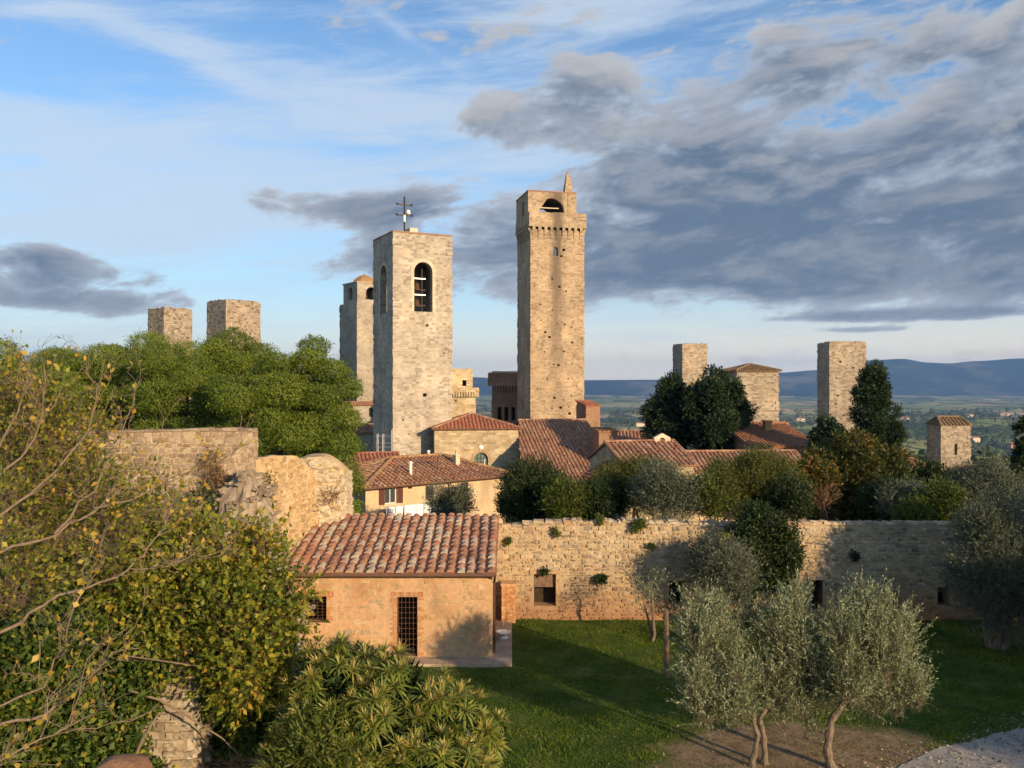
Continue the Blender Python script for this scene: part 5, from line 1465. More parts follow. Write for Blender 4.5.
for i, (px, Y, yt, yb, w, lab) in enumerate([
    (-20, 60, 340, 470, 150, 'stone pine at the left edge, its crown behind the twiggy yellow tree'),
    (66, 58, 340, 468, 130, 'stone pine with a low rounded crown just left of the lower twin tower'),
    (128, 62, 331, 450, 110, 'stone pine whose crown tops out left of and under the lower twin tower'),
    (186, 57, 340, 470, 120, 'stone pine in front of the gap between the twin towers'),
    (240, 60, 331, 455, 110, 'stone pine standing below the wider twin tower'),
    (268, 53, 352, 482, 120, 'big stone pine rising directly over the end of the broken wall'),
    (318, 55, 336, 470, 84, 'rightmost tall stone pine next to the bell tower'),
    (340, 52, 420, 530, 46, 'low stone pine clump hanging beside the ochre house')]):
    pine(px, Y, yt, yb, w, lab, 100 + i, -3)

# ---- generic bush: leaves in puffs, a few stems
def bush(name, label, cat, px, Y, ytop, ybot, wpx, mat, n, L, ratio, seed, zg=None, depth=.8, npf=16, pr=.45, group=None, up=.35, stems=4, spray=None, bmat=None, tall=0.0, var=(.05, .95)):
    rg = random.Random(seed); c = at(px, (ytop + ybot) / 2, Y)
    rx = wpx / 2 / F * Y; rz = (ybot - ytop) / 2 / F * Y; ry = rx * depth
    zg = terr(c.x, Y) if zg is None else zg
    root = thing(name, label, cat, (c.x, c.y, zg), 0, group); Lc = root.location
    rs = pr * min(rx, rz)
    spray = spray or (6, 2.6 * L)
    puffs = []
    for _ in range(npf):
        d = Vector((rg.gauss(0, 1), rg.gauss(0, 1), rg.gauss(0, 1))).normalized(); k = .25 + .75 * rg.random() ** .5
        r = rs * rg.uniform(.45, 1.35); q = 1 - (tall * max(0, d.z))
        puffs.append(((c.x + d.x * max(.1, rx - r * .8) * k * q, c.y + d.y * max(.1, ry - r * .6) * k * q, c.z + d.z * max(.1, rz - r * .8) * k), (r, r, r * 1.0)))
    if spray:
        spray_crown('crown', puffs, n // spray[0], spray[0], spray[1], L, ratio, mat, seed, root, Lc, up=up, var=var)
    else:
        make_crown('crown', puffs, n, L, ratio, mat, seed, root, Lc, up=up, var=var, pvar=.28, shell=.35)
    b = MB()
    for i in range(stems):
        a = rg.random() * 6.28; p0 = Vector((c.x + .15 * math.cos(a) * rx, c.y + .1 * math.sin(a), zg - .2))
        p = puffs[rg.randrange(len(puffs))][0]
        limb(b, p0, p, .03 + .05 * min(rx, 2), .015, rg, .12, 5, 5)
    b.build('stems', bmat or B_brown, root, Lc)
    return root

bush('cedar', 'broad dome of a dark cedar in front of the roofed stone tower house', 'cedar', 715, 98, 367, 460, 76, L_cedar, 72000, .34, .4, 201, depth=.9, npf=80, pr=.22, up=.1, tall=.3, spray=(6, .55))
bush('cedar', 'narrower ragged dark cedar on the left of the domed cedar', 'cedar', 669, 101, 371, 458, 54, L_cedar, 44000, .34, .4, 202, npf=60, pr=.24, up=.1, tall=.6, spray=(6, .6))
bush('cypress', 'tall dark broad cypress standing beside the pale tower', 'cypress', 873, 86, 363, 475, 46, L_cedar, 52000, .28, .36, 203, npf=64, pr=.34, up=.9, tall=.5, spray=(6, .45))
bush('cypress', 'slender pointed cypress on the right flank of the tall broad cypress', 'cypress', 896, 80, 400, 470, 13, L_dark, 9000, .26, .3, 204, npf=18, pr=.7, up=1.2, tall=.7, spray=(6, .4))
bush('cypress', 'dark cypress cut by the right edge of the view', 'cypress', 1024, 70, 412, 520, 24, L_cedar, 12000, .3, .4, 205, npf=18, pr=.6, up=1.0, tall=.3, spray=(6, .4))
bush('evergreen_tree', 'small dark round evergreen left of the tall broad cypress', 'tree', 829, 84, 415, 470, 34, L_cedar, 12000, .34, .45, 206, npf=24, pr=.36, spray=(6, .45))
bush('autumn_tree', 'broad dark tree turning ochre in front of the cypresses', 'tree', 860, 52, 434, 532, 112, L_autumn, 64000, .19, .6, 207, npf=70, pr=.24, stems=6, var=(0, .8))
bush('autumn_bush', 'smaller turning bush low on the left of the ochre-tinted tree', 'bush', 815, 49, 450, 525, 44, L_autumn, 16000, .18, .6, 208, npf=18, pr=.4)
bush('laurel_bush', 'dark rounded evergreen bush right of the ochre-tinted tree', 'bush', 934, 55, 462, 532, 60, L_dark, 22000, .2, .5, 209, npf=24, pr=.4)
bush('green_bush', 'wide moss green bush above the middle of the garden wall', 'bush', 755, 47, 450, 530, 112, L_moss, 64000, .14, .32, 210, npf=60, pr=.3, stems=6, up=.7, spray=(7, .6))
bush('lime_shrub', 'bright lime green shrub just left of the dark creeper on the wall', 'shrub', 708, 41.5, 478, 524, 34, L_green, 6000, .14, .45, 211, npf=20, pr=.36, up=.9, zg=-.4, spray=(7, .5))
bush('olive_bush', 'silvery grey olive bush overhanging the garden wall, right of the gable', 'olive', 668, 42, 462, 524, 82, L_olived, 34000, .13, .25, 212, npf=24, pr=.45, spray=(8, .5), up=.7, zg=-.4)
bush('tamarisk', 'feathery brownish green shrub rising in front of the gabled house', 'shrub', 640, 48, 452, 522, 82, L_moss, 36000, .14, .22, 213, npf=26, pr=.42, spray=(8, .6), up=.6, var=(0, .7))
bush('dark_bush', 'tall dark green bush right of the ochre house', 'bush', 534, 46, 462, 528, 66, L_dark, 38000, .14, .36, 214, npf=44, pr=.3, up=.9, spray=(7, .65))
bush('dark_bush', 'low dark bushes filling the foot of the nave roof behind the wall', 'bush', 592, 44, 482, 526, 68, L_dark, 28000, .14, .36, 215, npf=36, pr=.36, up=.9, spray=(7, .6))
bush('slim_shrub', 'thin upright dark shrub at the right corner of the ochre house', 'shrub', 507, 52, 478, 526, 16, L_dark, 5000, .15, .4, 216, npf=10, pr=.7, up=.8)
bush('garden_olive', 'grey-green olive shrub in front of the ochre house wall', 'olive', 451, 58, 484, 528, 54, L_olived, 22000, .15, .28, 217, npf=22, pr=.42, spray=(8, .5), up=.6, zg=-2.8)
bush('yellow_shrub', 'small yellow-green shrub growing over the shaded end of the garden wall', 'shrub', 912, 38.5, 502, 526, 46, L_green, 2600, .14, .45, 218, npf=14, pr=.5, up=.9, zg=-.1)
bush('brown_stalks', 'clump of dry reddish stalks above the lit right end of the garden wall', 'plant', 824, 40, 494, 524, 9, L_brown, 400, .3, .1, 219, npf=8, pr=.6, up=1.6, zg=-.2)
bush('olive_bush', 'hazy olive bush rising behind the big shaded olive at the right', 'olive', 990, 44, 462, 528, 90, L_olived, 36000, .14, .25, 220, npf=28, pr=.42, spray=(8, .6), up=.7)
bush('olive_bush', 'low grey olive scrub between the dark bush and the wall top', 'olive', 905, 44, 484, 526, 70, L_olived, 20000, .14, .25, 221, npf=18, pr=.5, spray=(8, .5), up=.6, zg=-.5)
for i, (lab, px, Y, yt, yb, w, mt, n, L_) in enumerate([
    ('mid green shrub filling the gap between the two dark bushes behind the wall', 566, 43, 484, 526, 44, L_green, 12000, .13),
    ('brownish shrub under the porch roof of the gabled house', 610, 45, 470, 526, 44, L_moss, 16000, .13),
    ('tall thin green shrub between the lime green shrub and the wide moss green bush', 722, 45, 462, 526, 44, L_moss, 14000, .13),
    ('dark low shrub between the moss green bush and the ochre-tinted tree', 795, 44, 478, 527, 40, L_dark, 14000, .13),
    ('dark shrub under the right side of the ochre-tinted tree', 888, 45, 480, 528, 52, L_dark, 18000, .13),
    ('dull green shrub behind the yellow-green shrub on the wall', 940, 42, 484, 530, 50, L_green, 15000, .13)]):
    bush('garden_shrub', lab, 'shrub', px, Y, yt, yb, w, mt, n, L_, .4, 240 + i, npf=30, pr=.34, up=.9, spray=(7, .55), group='shrubs behind the garden wall')
# in front of the wall
bush('creeper', 'dense dark creeper climbing over the middle of the garden wall', 'creeper', 763, 35.2, 497, 606, 76, L_dark, 46000, .12, .5, 230, npf=60, pr=.24, depth=.45, up=.3, zg=0, spray=(6, .4))
bush('lime_sapling', 'slender yellow-green sapling in front of the dark creeper', 'sapling', 722, 34.3, 518, 585, 16, L_lime, 900, .12, .5, 231, npf=8, pr=.7, up=.8, zg=0)
bush('grey_shrub', 'hazy grey olive shrub at the foot of the dark creeper', 'shrub', 722, 34.0, 536, 612, 78, L_olived, 30000, .12, .22, 232, npf=26, pr=.42, spray=(8, .5), up=.7, zg=0)
bush('young_olive', 'thin see-through olive sapling above the leaning post', 'olive', 650, 33.0, 562, 610, 56, L_olive, 1000, .1, .24, 233, npf=16, pr=.45, spray=(8, .4), up=.3, zg=0, stems=2, bmat=B_olive)
bush('shaded_olive', 'big dark olive in the shade at the right end of the garden wall', 'olive', 1000, 32.0, 496, 645, 104, L_olived, 80000, .11, .24, 234, npf=60, pr=.28, spray=(8, .6), up=.6, zg=0, bmat=B_olive, stems=6)

# plants rooted in the wall face
def wall_tuft(px, py, r, label, seed, mat=L_dark, n=500):
    c = at(px, py, 35.9); rg = random.Random(seed)
    puffs = [((c.x + rg.uniform(-r, r) * .6, 35.9 - r * .25, c.z + rg.uniform(-r, r) * .7), (r * .6, r * .4, r * .6)) for _ in range(5)]
    o = make_crown('wall_plant', puffs, n, .11, .5, mat, seed, None, (c.x, 35.98, c.z), up=-.2)
    tag(o, label, 'plant', 'plants rooted in the garden wall')
wall_tuft(601, 577, .24, 'dark leafy tuft hanging under the middle of the left wall stretch', 300)
wall_tuft(601, 521, .2, 'small tuft on the wall top left of the tallest wall tuft', 301, L_green, 260)
wall_tuft(638, 523, .34, 'tall tuft sprouting on the wall top below the grey olive bush', 302, L_green, 500)
wall_tuft(556, 533, .16, 'tiny tuft near the top of the wall left end', 303, L_green, 160)
wall_tuft(545, 572, .2, 'creeper fringe over the first square opening', 304, L_dark, 220)
wall_tuft(855, 556, .22, 'tuft at the edge of the shade on the right wall stretch', 305, L_dark, 260)
wall_tuft(652, 546, .13, 'very small tuft in the middle of the sunlit wall', 306, L_green, 120)
wall_tuft(508, 540, .15, 'tuft in the wall just right of the shed roof corner', 307, L_green, 140)

def ruin_tuft(px, py, Y, r, label, seed, mat, n):
    c = at(px, py, Y); rg = random.Random(seed)
    puffs = [((c.x + rg.uniform(-r, r) * .45, Y - r * .2, c.z + rg.uniform(-r, r) * .45), (r * .7, r * .4, r * .7)) for _ in range(6)]
    o = spray_crown('wall_plant', puffs, n // 6, 6, .3, .09, .4, mat, seed, None, (c.x, Y, c.z), up=.4)
    tag(o, label, 'plant', 'plants rooted in the ruined wall')
ruin_tuft(212, 462, 29.9, .38, 'reddish withered tuft high on the brown broken wall', 310, L_brown, 700)
ruin_tuft(217, 480, 29.8, .42, 'larger brown bush on the broken wall just above the rubble cone', 311, L_brown, 900)
ruin_tuft(201, 496, 28.6, .4, 'dark green tuft left of the rubble cone on the broken wall', 312, L_dark, 900)
ruin_tuft(266, 490, 30.6, .45, 'green plant hanging on the ochre face right of the rubble cone', 313, L_moss, 900)
ruin_tuft(304, 508, 34.6, .45, 'green tuft at the foot of the domed wall stump by the shed roof', 314, L_moss, 900)
ruin_tuft(333, 496, 35.0, .4, 'dry brown creeper on the right shoulder of the domed wall stump', 315, L_brown, 500)

# ---- the three olives on the lawn
def lawn_olive(label, base, stems, crown, seed, n=1500):
    root = thing('olive_tree', label, 'olive tree', base, 0, 'young olive trees on the lawn'); L = root.location; rg = random.Random(seed)
    puffs = []
    for (px, py, Y, r) in crown:
        c = at(px, py, Y); r_ = r / F * Y
        puffs += sub_puffs(c, (r_, r_, r_ * 1.1), 7, r_ * .5, rg, 1.1, .3)
    spray_crown('crown', puffs, int(n * 1.2), 15, .56, .088, .28, L_olive, seed, root, L, up=1.15, outw=.7, rnd=.45, spread=.55, twigs=.0035, twigmat=B_olive, shell=.25)
    t = MB(); b = MB()
    for pts, r0, r1 in stems:
        P = [Vector(p) for p in pts]
        k = len(P); fine = []
        for i in range(k - 1):
            for s in range(4):
                fine.append(P[i].lerp(P[i + 1], s / 4) + Vector((rg.gauss(0, .014), rg.gauss(0, .014), 0)))
        fine.append(P[-1]); m = len(fine)
        t.tube(fine, [(r0 + (r1 - r0) * i / m) * (1 + .2 * math.sin(i * 2.1 + seed)) * (1.45 if i == 0 else 1) for i in range(m)], 9)
        for p in puffs[::2]:
            if rg.random() < .75: limb(b, P[-1] + Vector((0, 0, -.15 * rg.random())), p[0], r1 * .55, .01, rg, .14, 5, 5)
    t.build('trunk', B_olive, root, L); b.build('branches', B_olive, root, L)
g = lambda px, py: at(px, py, CZ * F / (py - 384))
lawn_olive('leftmost of the three sunlit olives on the lawn, leaning left from its slim paired stem', (at(755, 768, 22.2)), [([(X(753, 22.2), 22.2, -.1), (X(757, 22.2), 22.2, Z(735, 22.2)), (X(752, 22.2), 22.2, Z(712, 22.2)), (X(730, 22.3), 22.3, Z(690, 22.3))], .075, .05)],
           [(712, 631, 22.6, 24.4), (704, 661, 22.2, 26.8), (724, 670, 22.3, 27.7), (710, 696, 22.1, 24.4), (692, 686, 22.6, 14.6), (729, 700, 22.0, 19.6), (710, 618, 22.6, 13.0)], 401, 1750)
lawn_olive('middle of the three sunlit olives on the lawn, in front of the dark creeper', (at(765, 768, 22.3)), [([(X(766, 22.3), 22.35, -.1), (X(765, 22.3), 22.4, Z(738, 22.4)), (X(760, 22.3), 22.4, Z(718, 22.4)), (X(780, 22.5), 22.6, Z(690, 22.6))], .085, .055)],
           [(785, 623, 23.0, 22.8), (775, 653, 22.8, 30.9), (800, 657, 23.0, 27.7), (790, 692, 22.7, 29.3), (768, 692, 22.9, 22.8), (806, 704, 22.8, 21.1), (790, 607, 23, 13.0)], 402, 1750)
lawn_olive('rightmost of the three sunlit olives on the lawn, with a single curving trunk', (at(829, 767, 22.2)), [([(X(832, 22.2), 22.2, -.1), (X(827, 22.2), 22.2, Z(748, 22.2)), (X(831, 22.2), 22.2, Z(722, 22.2)), (X(846, 22.2), 22.25, Z(700, 22.2)), (X(858, 22.3), 22.3, Z(680, 22.3))], .12, .06)],
           [(868, 624, 22.6, 24.4), (850, 649, 22.3, 30.9), (885, 649, 22.4, 30.9), (870, 676, 22.2, 32.6), (900, 674, 22.5, 24.4), (842, 687, 22.0, 21.1), (912, 692, 22.5, 14.6), (872, 606, 22.6, 11.4), (820, 666, 22.4, 16.3)], 403, 2300)
# post
def post():
    Y = CZ * F / (677 - 384); x = X(666, Y); m = MB()
    m.tube([(0, 0, -.2), (.02, 0, 1.0), (.0, .01, 2.2)], [.1, .095, .09], 8); m.tube([(0, 0, 2.2), (.0, 0, 2.32)], [.12, .05], 8)
    o = m.build('wooden_post', M_wood); o.location = (x, Y, 0); tag(o, 'weathered round wooden post standing on the lawn left of the olives', 'post')
post()
# off to the right, beyond the frame: the trees whose shade falls across lawn and wall
def shade_tree(x, y, h, r, label, seed, tmat=L_olived, n=30000):
    root = thing('garden_tree', label, 'tree', (x, y, 0), 0, 'garden trees right of the lawn'); rg = random.Random(seed); L = root.location
    puffs = sub_puffs((x, y, h - r * .95), (r, r, r * .95), 26, r * .36, rg, 1, .3)
    make_crown('crown', puffs, n, .16, .4, tmat, seed, root, L, up=.3)
    t = MB(); top = Vector((x, y, h - r)); limb(t, (x, y, -.2), top, .16 + .02 * h, .12, rg, .06)
    for p in puffs[::3]: limb(t, top, p[0], .07, .02, rg, .1, 4, 5)
    t.build('trunk', B_olive, root, L)
shade_tree(24.4, 29.0, 8.6, 3.3, 'tall olive beyond the right end of the lawn', 501, L_olived, 52000)
shade_tree(27.5, 17.5, 8.0, 3.2, 'rounded dark tree standing over the far side of the gravel', 506, L_dark, 42000)
shade_tree(29.6, 23.5, 9.8, 3.5, 'spreading tree farthest right beyond the gravel', 502, L_green)
shade_tree(20.0, 24.8, 4.6, 1.8, 'small olive whose branch tips reach in at the right edge of the lawn', 503)
shade_tree(24.5, 13.0, 7.5, 2.6, 'olive across the gravel from the lawn', 505)

# ---- grass
def grass():
    rg = np.random.default_rng(9); n = 190000
    x = rg.uniform(-4, 24, n); y = 20 + 16.2 * rg.random(n) ** 1.25
    keep = (np.abs(x) < y * .68)
    dx, dy = (x - 8.2) / 4.7, (y - 22.4) / 2.9
    d = np.sqrt(dx * dx + dy * dy) + .25 * np.sin(x * 2.3) * np.cos(y * 1.9)
    keep &= (d > .95) | (rg.random(n) < .14)
    keep &= ~((x < .3) & (y > 30)) & ~((x < -.3) & (y > 29.9))
    pe = 22.3 + (x - 10) * .52
    keep &= ~((x > 9.3) & (y < pe + .1)) & ~((x > 15.1) & (y < 25.2 + (x - 15.1) * .2))
    cl = np.sin(x * 1.7 + np.sin(y * 1.3)) * np.cos(y * 2.1 + np.sin(x))
    keep &= rg.random(n) < .72 + .28 * cl
    x, y, cl = x[keep], y[keep], cl[keep]; n = len(x)
    z = np.array([terr(a, b) for a, b in zip(x, y)])
    P = np.stack([x, y, z - .01], 1)
    A = unit(np.stack([rg.normal(size=n) * .55, rg.normal(size=n) * .55, np.ones(n)], 1))
    L = (.045 + .07 * rg.random(n)) * (1 + .4 * cl)
    pt = np.array([mnoise.noise(Vector((a * .55, b * .8, 2))) + .5 * mnoise.noise(Vector((a * 1.6, b * 2.0, 6))) for a, b in zip(x, y)])
    v = np.clip(rg.random(n) * .55 + .2 + .55 * pt, .01, .99); L = L * (1 + .5 * np.clip(pt, -.6, .8))
    V, Fq, v = rhombs(P, A, L, np.full(n, .022), v, rg)
    m = leafmat('grass_blades', [(0.0553, 0.1061, 0.0105), (0.083, 0.1435, 0.0131), (0.1199, 0.1795, 0.0172), (0.1842, 0.2186, 0.0264)], .45)
    tag(npmesh('grass', V, Fq, v, m), kind='stuff')
    n = 1000; x = rg.uniform(2, 16, n); y = rg.uniform(20.5, 32, n); P = np.stack([x, y, np.array([terr(a, b) for a, b in zip(x, y)]) + .035], 1)
    A = unit(np.stack([rg.normal(size=n), rg.normal(size=n), rg.normal(size=n) * .25], 1)); LL = .05 + .06 * rg.random(n)
    V, Fq, v = rhombs(P, A, LL, LL * .5, rg.random(n) * .98, rg, .2)
    tag(npmesh('fallen_leaves', V, Fq, v, leafmat('dead_leaves', [(.14, .09, .04), (.2, .14, .07), (.24, .18, .1), (.17, .15, .07)], .1)), kind='stuff')
grass()
def pebbles():
    rg = np.random.default_rng(19); n = 5200; y = rg.uniform(19.5, 26.5, n); x = rg.uniform(8, 20, n); pe = 22.3 + (x - 10) * .52
    d = pe - y + rg.normal(size=n) * .35; k = (d > -.5) & (d < 3.5) & (rg.random(n) < np.clip(1.1 - np.abs(d - .1) * .3, .1, 1)); x, y = x[k], y[k]; n = len(x)
    P = np.stack([x, y, np.array([terr(a, b) for a, b in zip(x, y)]) + .035], 1); A = unit(np.stack([rg.normal(size=n), rg.normal(size=n), rg.normal(size=n) * .3], 1)); LL = .03 + .06 * rg.random(n)
    V, Fq, v = rhombs(P, A, LL, LL * .8, rg.random(n) * .98, rg, .5)
    tag(npmesh('pebbles', V, Fq, v, leafmat('pebble_stone', [(.2, .17, .14), (.32, .28, .23), (.42, .38, .32), (.26, .2, .14)], .02)), kind='stuff')
pebbles()

# ================================================================== FOREGROUND, LEFT
def twig_tree(name, label, cat, base, mains, puffs_px, seed, leafm, bark_m, ns, k, ln, L, ratio, twr, sub=(9, 5), group=None, var=(0, .95), up=.4, rnd=.5, fat=1.0):
    rg = random.Random(seed); root = thing(name, label, cat, base, 0, group); Lc = root.location
    b = MB(); tips = []
    for pts, r0, r1 in mains:
        P = [at(*p) for p in pts]
        fine = []
        for i in range(len(P) - 1):
            for s in range(3): fine.append(P[i].lerp(P[i + 1], s / 3) + Vector((rg.gauss(0, .02), rg.gauss(0, .03), rg.gauss(0, .02))))
        fine.append(P[-1]); m = len(fine)
        b.tube(fine, [r0 + (r1 - r0) * i / m for i in range(m)], 7)
        for _ in range(sub[0]):
            i = rg.randrange(m // 4, m); p = fine[i]; t = (fine[min(i + 1, m - 1)] - fine[max(i - 1, 0)]).normalized()
            d = (t * .7 + Vector((rg.gauss(0, .5), rg.gauss(0, .5), rg.gauss(.35, .5)))).normalized(); l = rg.uniform(.45, 1.3) * fat
            q = p + d * l; pts2 = limb(b, p, q, max(.005, r1 * .7), .003, rg, .16, 5, 4)
            for _ in range(sub[1]):
                j = rg.randrange(1, 6); d2 = (d * .6 + Vector((rg.gauss(0, .6), rg.gauss(0, .6), rg.gauss(.3, .5)))).normalized(); l2 = rg.uniform(.15, .5) * fat
                e = Vector(pts2[j]) + d2 * l2; limb(b, Vector(pts2[j]), e, .0035, .0015, rg, .14, 3, 3); tips.append((Vector(pts2[j]), e))
    b.build('branches', bark_m, root, Lc)
    puffs = []
    for (px, py, Y, r) in puffs_px:
        c = at(px, py, Y); q = r / F * Y; puffs += sub_puffs(c, (q, q * 1.0, q), 6, q * .55, rg, 1, .25)
    if puffs:
        spray_crown('leaves', puffs, ns, k, ln, L, ratio, leafm, seed, root, Lc, twigs=twr, twigmat=bark_m, up=up, rnd=rnd, var=var, shell=.2, spread=.8)
    if tips:
        g2 = np.random.default_rng(seed + 1); T = np.array([[*(a.lerp(e, g2.random()))] for a, e in tips for _ in range(1)])
        keep = g2.random(len(T)) < .55; T = T[keep]; n = len(T)
        V, Fq, v = rhombs(T, unit(g2.normal(size=(n, 3)) + [0, 0, -.5]), L * (.8 + .6 * g2.random(n)), L * .7 * (.8 + .6 * g2.random(n)), np.clip(.35 + .65 * g2.random(n), 0, .99), g2, .25)
        npmesh('yellow_leaves', V, Fq, v, L_yellow, root, Lc)
    return root

xb = X(-260, 9)
twig_tree('bare_tree', 'half bare tree at the left edge with long pale branches and sparse yellow leaves', 'tree', (xb, 9, 0),
    [([(-260, 1300, 9), (-240, 1000, 9), (-200, 800, 8.8), (-110, 690, 8.6), (0, 634, 8.8), (45, 604, 9), (90, 588, 9.2), (128, 570, 9.4), (152, 545, 9.6), (168, 516, 9.8)], .027, .005),
     ([(128, 570, 9.4), (165, 566, 9.6), (190, 556, 9.8), (240, 548, 10)], .008, .004),
     ([(-180, 800, 8.8), (-120, 640, 9.4), (-60, 578, 9.6), (10, 546, 9.8), (55, 535, 10), (95, 510, 10.2), (118, 494, 10.4), (150, 462, 10.7)], .028, .004),
     ([(-180, 800, 8.8), (-90, 770, 7.8), (0, 727, 7.8), (50, 712, 8), (80, 688, 8), (118, 652, 8.2), (140, 648, 8.3)], .02, .004),
     ([(-90, 770, 7.8), (-20, 716, 8), (40, 690, 8.2), (62, 642, 8.3), (82, 590, 8.4), (88, 560, 8.5)], .014, .004),
     ([(-120, 640, 9.4), (-40, 520, 10), (4, 440, 10), (24, 400, 10), (36, 368, 10)], .022, .004),
     ([(4, 470, 10), (38, 440, 10.2), (41, 400, 10.2), (43, 364, 10.2)], .014, .005),
     ([(-40, 540, 10), (20, 505, 10.2), (60, 470, 10.6), (88, 430, 10.8), (97, 385, 11)], .02, .005),
     ([(55, 535, 10), (90, 490, 10.6), (118, 445, 11), (134, 402, 11.2)], .015, .004),
     ([(-60, 768, 7.2), (0, 757, 7.2), (55, 738, 7.4), (95, 715, 7.6)], .01, .004),
     ([(95, 510, 10.2), (130, 500, 10.6), (175, 480, 11), (205, 470, 11.2)], .011, .004)],
    [(5, 420, 11, 34), (48, 455, 11.3, 36), (90, 470, 11.6, 28), (18, 500, 11, 46), (75, 510, 11.4, 44), (122, 515, 12, 22), (10, 570, 10.6, 42), (104, 432, 11.8, 16), (34, 402, 11.2, 14), (160, 500, 12.4, 16)],
    601, L_elm, B_pale, 2300, 4, .5, .07, .62, .0035, (8, 7), var=(.1, .9), up=.6, fat=.7)
twig_tree('elm_tree', 'dense leafy tree turning yellow between the broken wall and the shed', 'tree', (X(190, 14.2), 14.2, 0),
    [([(185, 1000, 14.2), (188, 800, 14.2), (200, 690, 14.2), (225, 620, 14.2), (240, 560, 14.2)], .13, .02), ([(200, 690, 14.2), (260, 640, 14.0), (290, 590, 14)], .05, .01),
     ([(200, 690, 14.2), (150, 630, 14.2), (130, 560, 14.4), (150, 510, 14.6)], .06, .01), ([(225, 620, 14.2), (200, 560, 14.6), (190, 510, 14.8)], .04, .01)],
    [(140, 560, 14.6, 44), (195, 562, 14.6, 40), (238, 575, 14.4, 36), (262, 604, 14.2, 30), (225, 610, 13.9, 44), (178, 608, 14, 44), (262, 640, 14, 30), (282, 632, 14.2, 15), (130, 590, 13.8, 46), (255, 690, 13.6, 30), (235, 648, 13.6, 40), (95, 555, 14.8, 38), (250, 540, 15.2, 14), (200, 528, 15.2, 14), (60, 560, 14.4, 40)],
    602, L_elm, B_brown, 5600, 7, .44, .10, .58, .004, (8, 5), var=(.05, .78), up=.1)
# ivy covered old wall at the bottom left
def ivy_wall():
    root = thing('ivied_wall', 'old red-brown rubble wall with a stone pier, mostly under ivy, at the bottom left', 'wall', (-6, 15, 0)); tag(root, kind='thing'); L = root.location
    rg = random.Random(8); Y = 14.9; xa, xe = -12.0, X(291, Y)
    mb = MB(); zt = lambda u: 5.9 - .5 * ss(4, 7.5, u) + .15 * mnoise.noise(Vector((u * 2, 0, 0)))
    n = 30; W = xe - xa
    mb.panel((xa, Y, 0), (1, 0, 0), (0, 1, 0), [(0, -.3), (W, -.3)] + [(W * (1 - i / n), zt(W * (1 - i / n))) for i in range(n + 1)], (), .6)
    st = MB(); lay_stones(st, (xa, Y, 0), (1, 0, 0), (0, -1, 0), 0, W, 3.0, lambda u: zt(u), .1, (.14, .3), [], (.01, .05), rg, .012, .08)
    core = mb.build('mortar_core', M_ruinm, root, L); st.build('stonework', varstone('red_rubble', [(.3, .15, .08), (.36, .2, .11), (.24, .12, .07), (.4, .26, .16)], stain=.5), root, L)
    pr = MB(); x0, x1 = X(143, 13.6), X(192, 13.6)
    V = []; Fc = []; na, nh = 20, 40
    for k in range(nh + 1):
        z = 6.0 * k / nh
        for j in range(na):
            a = 2 * math.pi * j / na; c, s = math.cos(a), math.sin(a); e = (abs(c) ** 5 + abs(s) ** 5) ** -.2
            nn = mnoise.fractal(Vector((c * 2.2, s * 2.2, z * 2.5)), 1.0, 2.0, 5); r = (x1 - x0) / 2 * (1 + .09 * nn) * (.6 if k == nh else 1)
            V.append(((x0 + x1) / 2 + r * e * c, 14.1 + r * e * s, z))
    for k in range(nh):
        for j in range(na): Fc.append((k * na + j, k * na + (j + 1) % na, (k + 1) * na + (j + 1) % na, (k + 1) * na + j))
    Fc.append(tuple(nh * na + j for j in range(na)))
    pr.v = list(V); pr.f = list(Fc); pr.var = [rg.random() for _ in Fc]
    for _ in range(900):
        v = Vector(V[rg.randrange(len(V))]); w = rg.uniform(.04, .1); hh = rg.uniform(.03, .06); j = lambda: rg.uniform(-.02, .02)
        pr.add([(v.x + a * w + j(), v.y + b * w * .6 + j(), v.z + c_ * hh + j()) for c_ in (-1, 1) for a, b in ((-1, -1), (1, -1), (1, 1), (-1, 1))], [(0, 3, 2, 1), (4, 5, 6, 7), (0, 1, 5, 4), (1, 2, 6, 5), (2, 3, 7, 6), (3, 0, 4, 7)], rg.random())
    q = MB(); xx0, xx1 = X(268, 14.4), X(290, 14.4); z = 0
    while z < Z(610, 14.4):
        h = rg.uniform(.12, .2); q.box(xx0 + rg.uniform(-.02, .02), 14.5, z + .01, xx1 + rg.uniform(-.02, .02), 14.88, z + h, rg.random()); z += h
    q.build('corner_pier', M_ruin, root, L)
    pr.build('stone_pier', varstone('grey_pier_stone', [(.24, .19, .14), (.36, .3, .22), (.29, .22, .15), (.42, .36, .28)], nscale=14, stain=.55), root, L)
ivy_wall()
